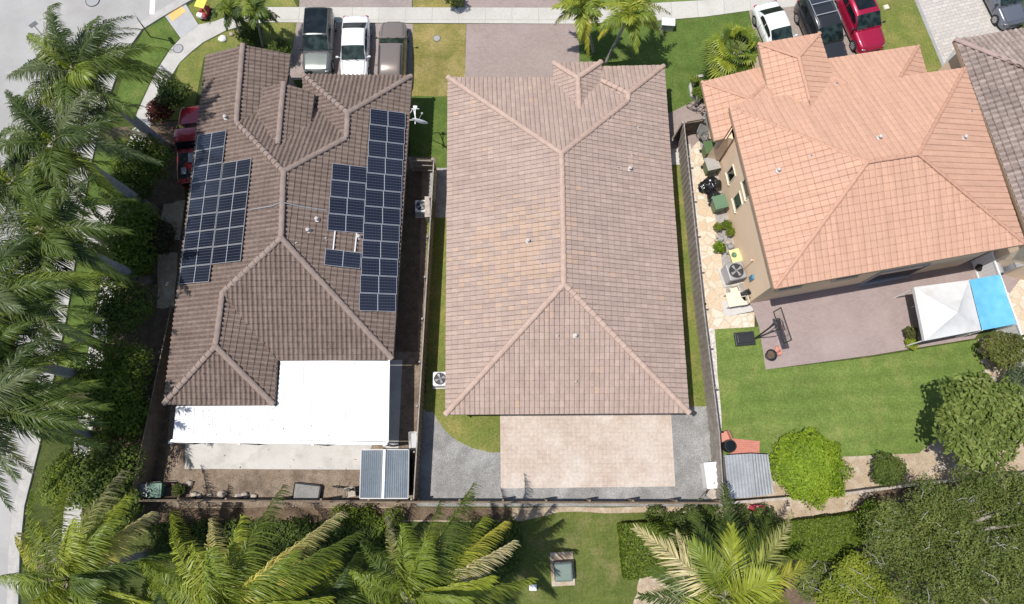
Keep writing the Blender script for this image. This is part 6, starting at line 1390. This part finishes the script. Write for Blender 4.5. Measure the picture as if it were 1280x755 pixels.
potplant('potted plant with a dark pot left of the white canopy', (1132, 418), .34, [(.12, .09, .05), (.10, .12, .03), (.16, .17, .06)], 7, 'black_plastic', .3, 130)
potplant('spreading yellow green plant at the lawn edge below the dark potted plant', (1136, 430), .3, YELL, 8, 'stone', .42, 120, .15)
t = thing('folding_table', 'grey folding table in the shade under the left edge of the white canopy', 'table', gp(1148, 398), R(14)); b = MB(); b.box((0, 0, .7), (.6, 1.6, .04)); obj('table_top', b, 'conc_dark', t, world=False)
for x in (-.25, .25):
    for y in (-.7, .7): l = MB(); l.box((x, y, .34), (.03, .03, .68)); obj('leg', l, 'alu', t, world=False)
t = thing('barbecue', 'grey barbecue grill under the eave beside the blue tarpaulin', 'grill', gp(1231, 338), R(12))
b = MB(); b.box((0, 0, .5), (.6, 1.2, .8)); obj('cart', b, 'dark_metal', t, world=False, bevel=.02); b = MB(); b.tube([(0, -.5, .95), (0, .5, .95)], .28, 12); obj('lid', b, 'grey_metal', t, world=False, smooth=False)
b = MB(); b.tube([(-.3, -.35, 1.0), (-.34, -.35, 1.02), (-.34, .35, 1.02), (-.3, .35, 1.0)], .015, 6); obj('handle', b, 'alu', t, world=False)
b = MB(); b.box(gp(1243, 331)+UP*.9, (.5, 1.3, 1.8), rz=R(13)); b.box(gp(1243, 331)+UP*1.82, (.56, 1.36, .05), rz=R(13)); tag(obj('storage_cabinet', b, 'frame_alu'), 'pale storage cabinet between the grill and the white fence', 'cabinet')
b = MB(); b.blob(gp(1222, 337)+UP*.45, (.35, .3, .45), 9, .2, 4); tag(obj('covered_pot', b, 'black_plastic', smooth=True), 'black covered tub left of the grill under the eave', 'tub')
# bed stones by the mown lawn
for i in range(9):
    q = [(1226, 438), (1229, 452), (1233, 466), (1240, 474), (1246, 484), (1252, 492), (1262, 498), (1270, 508), (1243, 460)][i]; r = [.28, .24, .3, .2, .26, .22, .25, .27, .2][i]
    b = MB(); p = gp(*q); b.blob((p.x, p.y, r*.4), (r, r*.75, r*.6), 7, .3, i+20, 2); tag(obj('bed_stone', b, ['beige', 'stone'][i % 2], smooth=True), 'rounded pale stone in the bed between the mown lawn and the white fence', 'stone', 'stones edging the shrub bed')
# rear fence corner of the right-hand yard
b = MB(); p = gp(931, 561); b.box((p.x, p.y, .03), (1.6, 1.0, .05), rz=R(-6)); tag(obj('rubber_mat', b, 'mat_red'), 'salmon red mat on the lawn in front of the grey metal shed', 'mat')
t = thing('barrel_planter', 'black round barrel left of the salmon red mat', 'barrel', gp(908, 558)); b = MB(); b.lathe((0, 0, 0), [(.30, 0), (.36, .3), (.36, .6), (.32, .75), (.28, .75), (.28, .6)], 18); obj('barrel', b, 'black_plastic', t, world=False); b = MB(); b.lathe((0, 0, .66), [(.27, 0), (.25, .02)], 16); obj('water', b, 'glass', t, world=False)
chair('salmon pink garden chair between the slat fence and the black barrel', (902, 546), R(-70), 'pot_red', .5)
t = thing('chest_freezer', 'long white chest with a flat lid on the grey gravel by the slat fence', 'chest', gp(884.5, 594), R(4))
b = MB(); b.box((0, 0, .4), (.66, 1.34, .8)); obj('body', b, 'white_paint', t, world=False, bevel=.02); b = MB(); b.box((0, 0, .84), (.72, 1.4, .07)); obj('lid', b, 'white_metal', t, world=False, bevel=.02)
def lounge(label, px, rz):
    root = thing('folding_chair', label, 'chair', gp(*px), rz)
    b = MB(); b.box((0, 0, .42), (.56, .52, .03)); obj('seat', b, 'stone', root, world=False); b = MB(); b.box((0, .38, .70), (.56, .26, .03), axes=(Vector((1, 0, 0)), Vector((0, .45, .9)), Vector((0, -.9, .45)))); obj('backrest', b, 'stone', root, world=False)
    for x in (-.33, .33):
        b = MB(); b.tube([(x, -.4, 0), (x, .1, .42), (x, .5, .95)], .02, 6); b.tube([(x, .4, 0), (x, -.1, .42), (x, -.35, .62)], .02, 6); b.tube([(x, -.38, .63), (x, .3, .64)], .025, 6); obj('side_frame', b, 'dark_metal', root, world=False)
lounge('beige folding chair with a dark frame below the white chest', (888, 617), R(-35))
t = thing('red_trolley', 'red frame trolley leaning on the rear fence below the grey metal shed', 'trolley', gp(940, 632)); b = MB()
for x in (-.18, .18): b.tube([(x, .1, 0), (x, 0, .7), (x, -.05, 1.3)], .03, 6)
for z in (.3, .7, 1.1): b.tube([(-.18, .05, z), (.18, .05, z)], .025, 6)
obj('frame', b, 'red_plastic', t, world=False); b = MB(); b.box((0, -.15, .05), (.4, .3, .03)); obj('plate', b, 'red_plastic', t, world=False)
# fenced yard behind the brown house
t = thing('trampoline', 'small dark framed grey mat leaning near the rear fence under a palm frond', 'trampoline', gp(385, 616), R(-6)); b = MB(); b.box((0, 0, .28), (1.35, .85, .03)); obj('mat', b, 'gravel', t, world=False)
b = MB(); b.tube([(-.72, -.46, .3), (.66, -.46, .3), (.72, -.4, .3), (.72, .4, .3), (.66, .46, .3), (-.72, .46, .3), (-.72, -.46, .3)], .05, 7); obj('frame', b, 'black_plastic', t, world=False)
for x in (-.6, .6):
    for y in (-.4, .4): l = MB(); l.tube([(x, y, 0), (x, y, .28)], .02, 6); obj('leg', l, 'dark_metal', t, world=False)
chair('tan garden chair left of the blue-grey shed by the rear fence', (441, 615), R(10), 'stone', .5)
t = thing('fire_pit', 'round brown clay pot beside the teal bin in the fenced yard', 'pot', gp(219, 616)); b = MB(); b.lathe((0, 0, 0), [(.30, 0), (.46, .3), (.50, .5), (.45, .52), (.40, .4)], 20); obj('bowl', b, 'pot_brown', t, world=False); b = MB(); b.lathe((0, 0, .42), [(.41, 0), (.1, .04)], 16); obj('soil', b, 'mulch', t, world=False)
potplant('dark leafy plant in a tub next to the brown clay pot', (229, 612), .3, DARK, 12, 'black_plastic')
for i in range(8):
    q = [(244, 618), (249, 620), (263, 619), (279, 618), (299, 620), (307, 619), (318, 620), (238, 604)][i]; r = [.2, .17, .15, .26, .22, .24, .18, .22][i]
    b = MB(); p = gp(*q); b.blob((p.x, p.y, r*.45), (r, r*.8, r*.75), 7, .35, i+50, 2); tag(obj('yard_stone', b, 'stone', smooth=True), 'pale rough stone in the dirt along the rear fence of the brown house yard', 'stone', 'stones along the rear fence')
b = MB(); p = at(510, 150); 
t = thing('wire_crate', 'small white wire crate between the patio cover and the brown fence', 'crate', gp(518, 551), R(3)); b = MB()
for z in (.05, .35, .65): 
    for s_ in (-1, 1): b.beam((-.2, s_*.45, z), (.2, s_*.45, z), .02, .02); b.beam((s_*.2, -.45, z), (s_*.2, .45, z), .02, .02)
for y in (-.45, -.15, .15, .45):
    for x in (-.2, .2): b.beam((x, y, 0), (x, y, .66), .02, .02)
obj('cage', b, 'white_paint', t, world=False); b = MB(); b.box((0, 0, .25), (.34, .8, .4)); obj('contents', b, 'grey_metal', t, world=False)
# back lawn: utility cabinet on its pad
t = thing('utility_cabinet', 'grey green utility cabinet on a bare pad in the back lawn', 'utility box', gp(703, 712), R(3))
b = MB(); b.box((0, .05, .05), (1.25, 1.7, .1)); obj('pad', b, 'beige', t, world=False)
M['util'] = flat('utility_paint', (.15, .20, .17), .45); b = MB(); b.box((0, 0, .42), (.92, 1.0, .64)); obj('cabinet', b, 'dark_metal', t, world=False, bevel=.03)
b = MB(); b.v = [(-.48, -.5, .745), (.48, -.5, .745), (.48, .42, .80), (-.48, .42, .80), (-.40, -.42, .80), (.40, -.42, .80), (.40, .34, .85), (-.40, .34, .85)]; b.f = [(0, 1, 5, 4), (1, 2, 6, 5), (2, 3, 7, 6), (3, 0, 4, 7), (4, 5, 6, 7), (3, 2, 1, 0)]; obj('lid', b, M['util'], t, world=False, bevel=.02)
t = thing('garden_lamp', 'small white box lamp on the back lawn beside the windswept palm', 'lamp', gp(666, 733)); b = MB(); b.box((0, 0, .12), (.1, .1, .24)); obj('post', b, 'grey_metal', t, world=False); b = MB(); b.box((0, 0, .31), (.4, .32, .14)); obj('lamp_head', b, 'white_paint', t, world=False, bevel=.03)
# street side details
def cover(name, label, px, r, mat='grey_metal', z=.03, cat='manhole cover'):
    p = gp(*px); root = thing(name, label, cat, p); b = MB(); b.lathe((0, 0, z), [(r, 0), (r*.98, .01), (r*.9, .012)], 28); obj('lid', b, mat, root, world=False); b = MB(); b.lathe((0, 0, z-.004), [(r*1.12, 0), (r*1.1, .008), (r*1.0, .009)], 28, closed=False); obj('ring', b, 'dark_metal', root, world=False)
cover('manhole_cover', 'round dark manhole cover in the road at the top edge', (116, 1), .42)
cover('manhole_cover', 'small dark round cover in the curved sidewalk', (223, 61), .30)
cover('access_cover', 'small faint round cover in the dry lawn strip', (546, 48), .22, 'conc_dark', .022)
t = thing('drain_grate', 'rectangular drain grate in the pale concrete beside the sidewalk', 'drain grate', gp(123, 286), R(6)); b = MB()
for s_ in (-1, 1): b.box((s_*.26, 0, .045), (.08, 1.0, .05)); b.box((0, s_*.49, .045), (.44, .08, .048))
for i in range(4): b.box((-.15+.1*i, 0, .04), (.04, .9, .035))
obj('bars', b, 'grey_metal', t, world=False); b = MB(); b.box((0, 0, .026), (.44, .9, .012)); obj('pit', b, 'black_plastic', t, world=False)
t = thing('sign_post', 'thin dark leaning post at the kerb beside the stop line', 'post', gp(188, 46)); b = MB(); b.tube([gp(188, 46), at(171, 22, 2.6)], .04, 8); obj('pole', b, 'dark_metal', t); b = MB(); c = at(171.5, 22.5, 2.5); b.box(c, (.04, .62, .62), rz=R(35)); obj('sign_plate', b, 'alu', t)
t = thing('street_sign', 'thin grey post with a small plate between the palms and the road', 'post', gp(52, 43)); b = MB(); b.tube([gp(52, 43), at(41, 30, 2.6)], .035, 8); obj('pole', b, 'grey_metal', t); b = MB(); b.box(at(41.5, 30.5, 2.5), (.5, .04, .3), rz=R(40)); obj('sign_plate', b, 'alu', t)
t = thing('toy_car', 'yellow roofed ride-on toy car with white and red body near the crossing ramp', 'toy car', gp(258, 19), R(-15))
b = MB(); b.box((0, 0, .32), (.55, .9, .34)); obj('body', b, 'red_plastic', t, world=False, bevel=.08); b = MB(); b.box((-.1, -.38, .42), (.4, .3, .3)); obj('hood', b, 'white_paint', t, world=False, bevel=.08)
b = MB(); b.box((.05, .12, 1.05), (.66, .66, .07)); obj('roof', b, 'yellow', t, world=False, bevel=.03)
for x in (-.22, .3):
    for y in (-.14, .38): l = MB(); l.tube([(x, y, .45), (x, y, 1.03)], .03, 6); obj('pillar', l, 'yellow', t, world=False)
for x in (-.28, .28):
    for y in (-.28, .28): l = MB(); l.tube([(x-.04, y, .14), (x+.04, y, .14)], .14, 12); obj('wheel', l, 'rubber', t, world=False)
for i, (q, sx, sy, lb) in enumerate((((279, 49), .5, .4, 'white paving stone at the edge of the corner bed'), ((302, 30), .9, .5, 'pale flat rock between the two small corner palms'), ((306, 15), .9, .5, 'pale flat rock above the two small corner palms'), ((290, 44), .3, .2, 'little pale rock left of the small corner palms'), ((337, 22), .8, .5, 'pale flat rock at the edge of the straight sidewalk'))):
    b = MB(); p = gp(*q); b.blob((p.x, p.y, .06), (sx*.55, sy*.6, .16), 7, .22, 70+i, 2); tag(obj('flat_rock', b, 'white_paint' if i == 0 else 'stone', smooth=True), lb, 'rock', 'rocks in the corner bed')
t = thing('meter_pedestal', 'white low utility pedestal on the front lawn near the young palms', 'utility box', gp(833, 35), R(-4)); b = MB(); b.box((0, 0, .3), (.8, .5, .6)); obj('cabinet', b, 'grey_metal', t, world=False, bevel=.02); b = MB(); b.box((0, 0, .63), (.86, .56, .07)); obj('lid', b, 'white_paint', t, world=False, bevel=.02)
b = MB(); p = gp(1107, 10); b.box((p.x, p.y, .06), (.32, .32, .12), rz=.3); b.box((p.x, p.y, .13), (.26, .26, .03), rz=.3); tag(obj('valve_box', b, 'cream'), 'small cream box in the verge right of the red car', 'box')
t = thing('letter_box', 'grey letter box on a post behind the young palms at the sidewalk', 'letter box', gp(770, 6)); b = MB(); b.box((0, 0, .5), (.09, .09, 1.0)); obj('post', b, 'wood_dark', t, world=False); b = MB(); b.tube([(0, -.28, 1.1), (0, .28, 1.1)], .14, 10); obj('box', b, 'grey_metal', t, world=False)
for o in [o for o in bpy.data.objects if o.type == 'MESH' and o.parent is None and 'label' not in o.keys() and o.get('kind') != 'structure']: print('UNLABELLED', o.name)
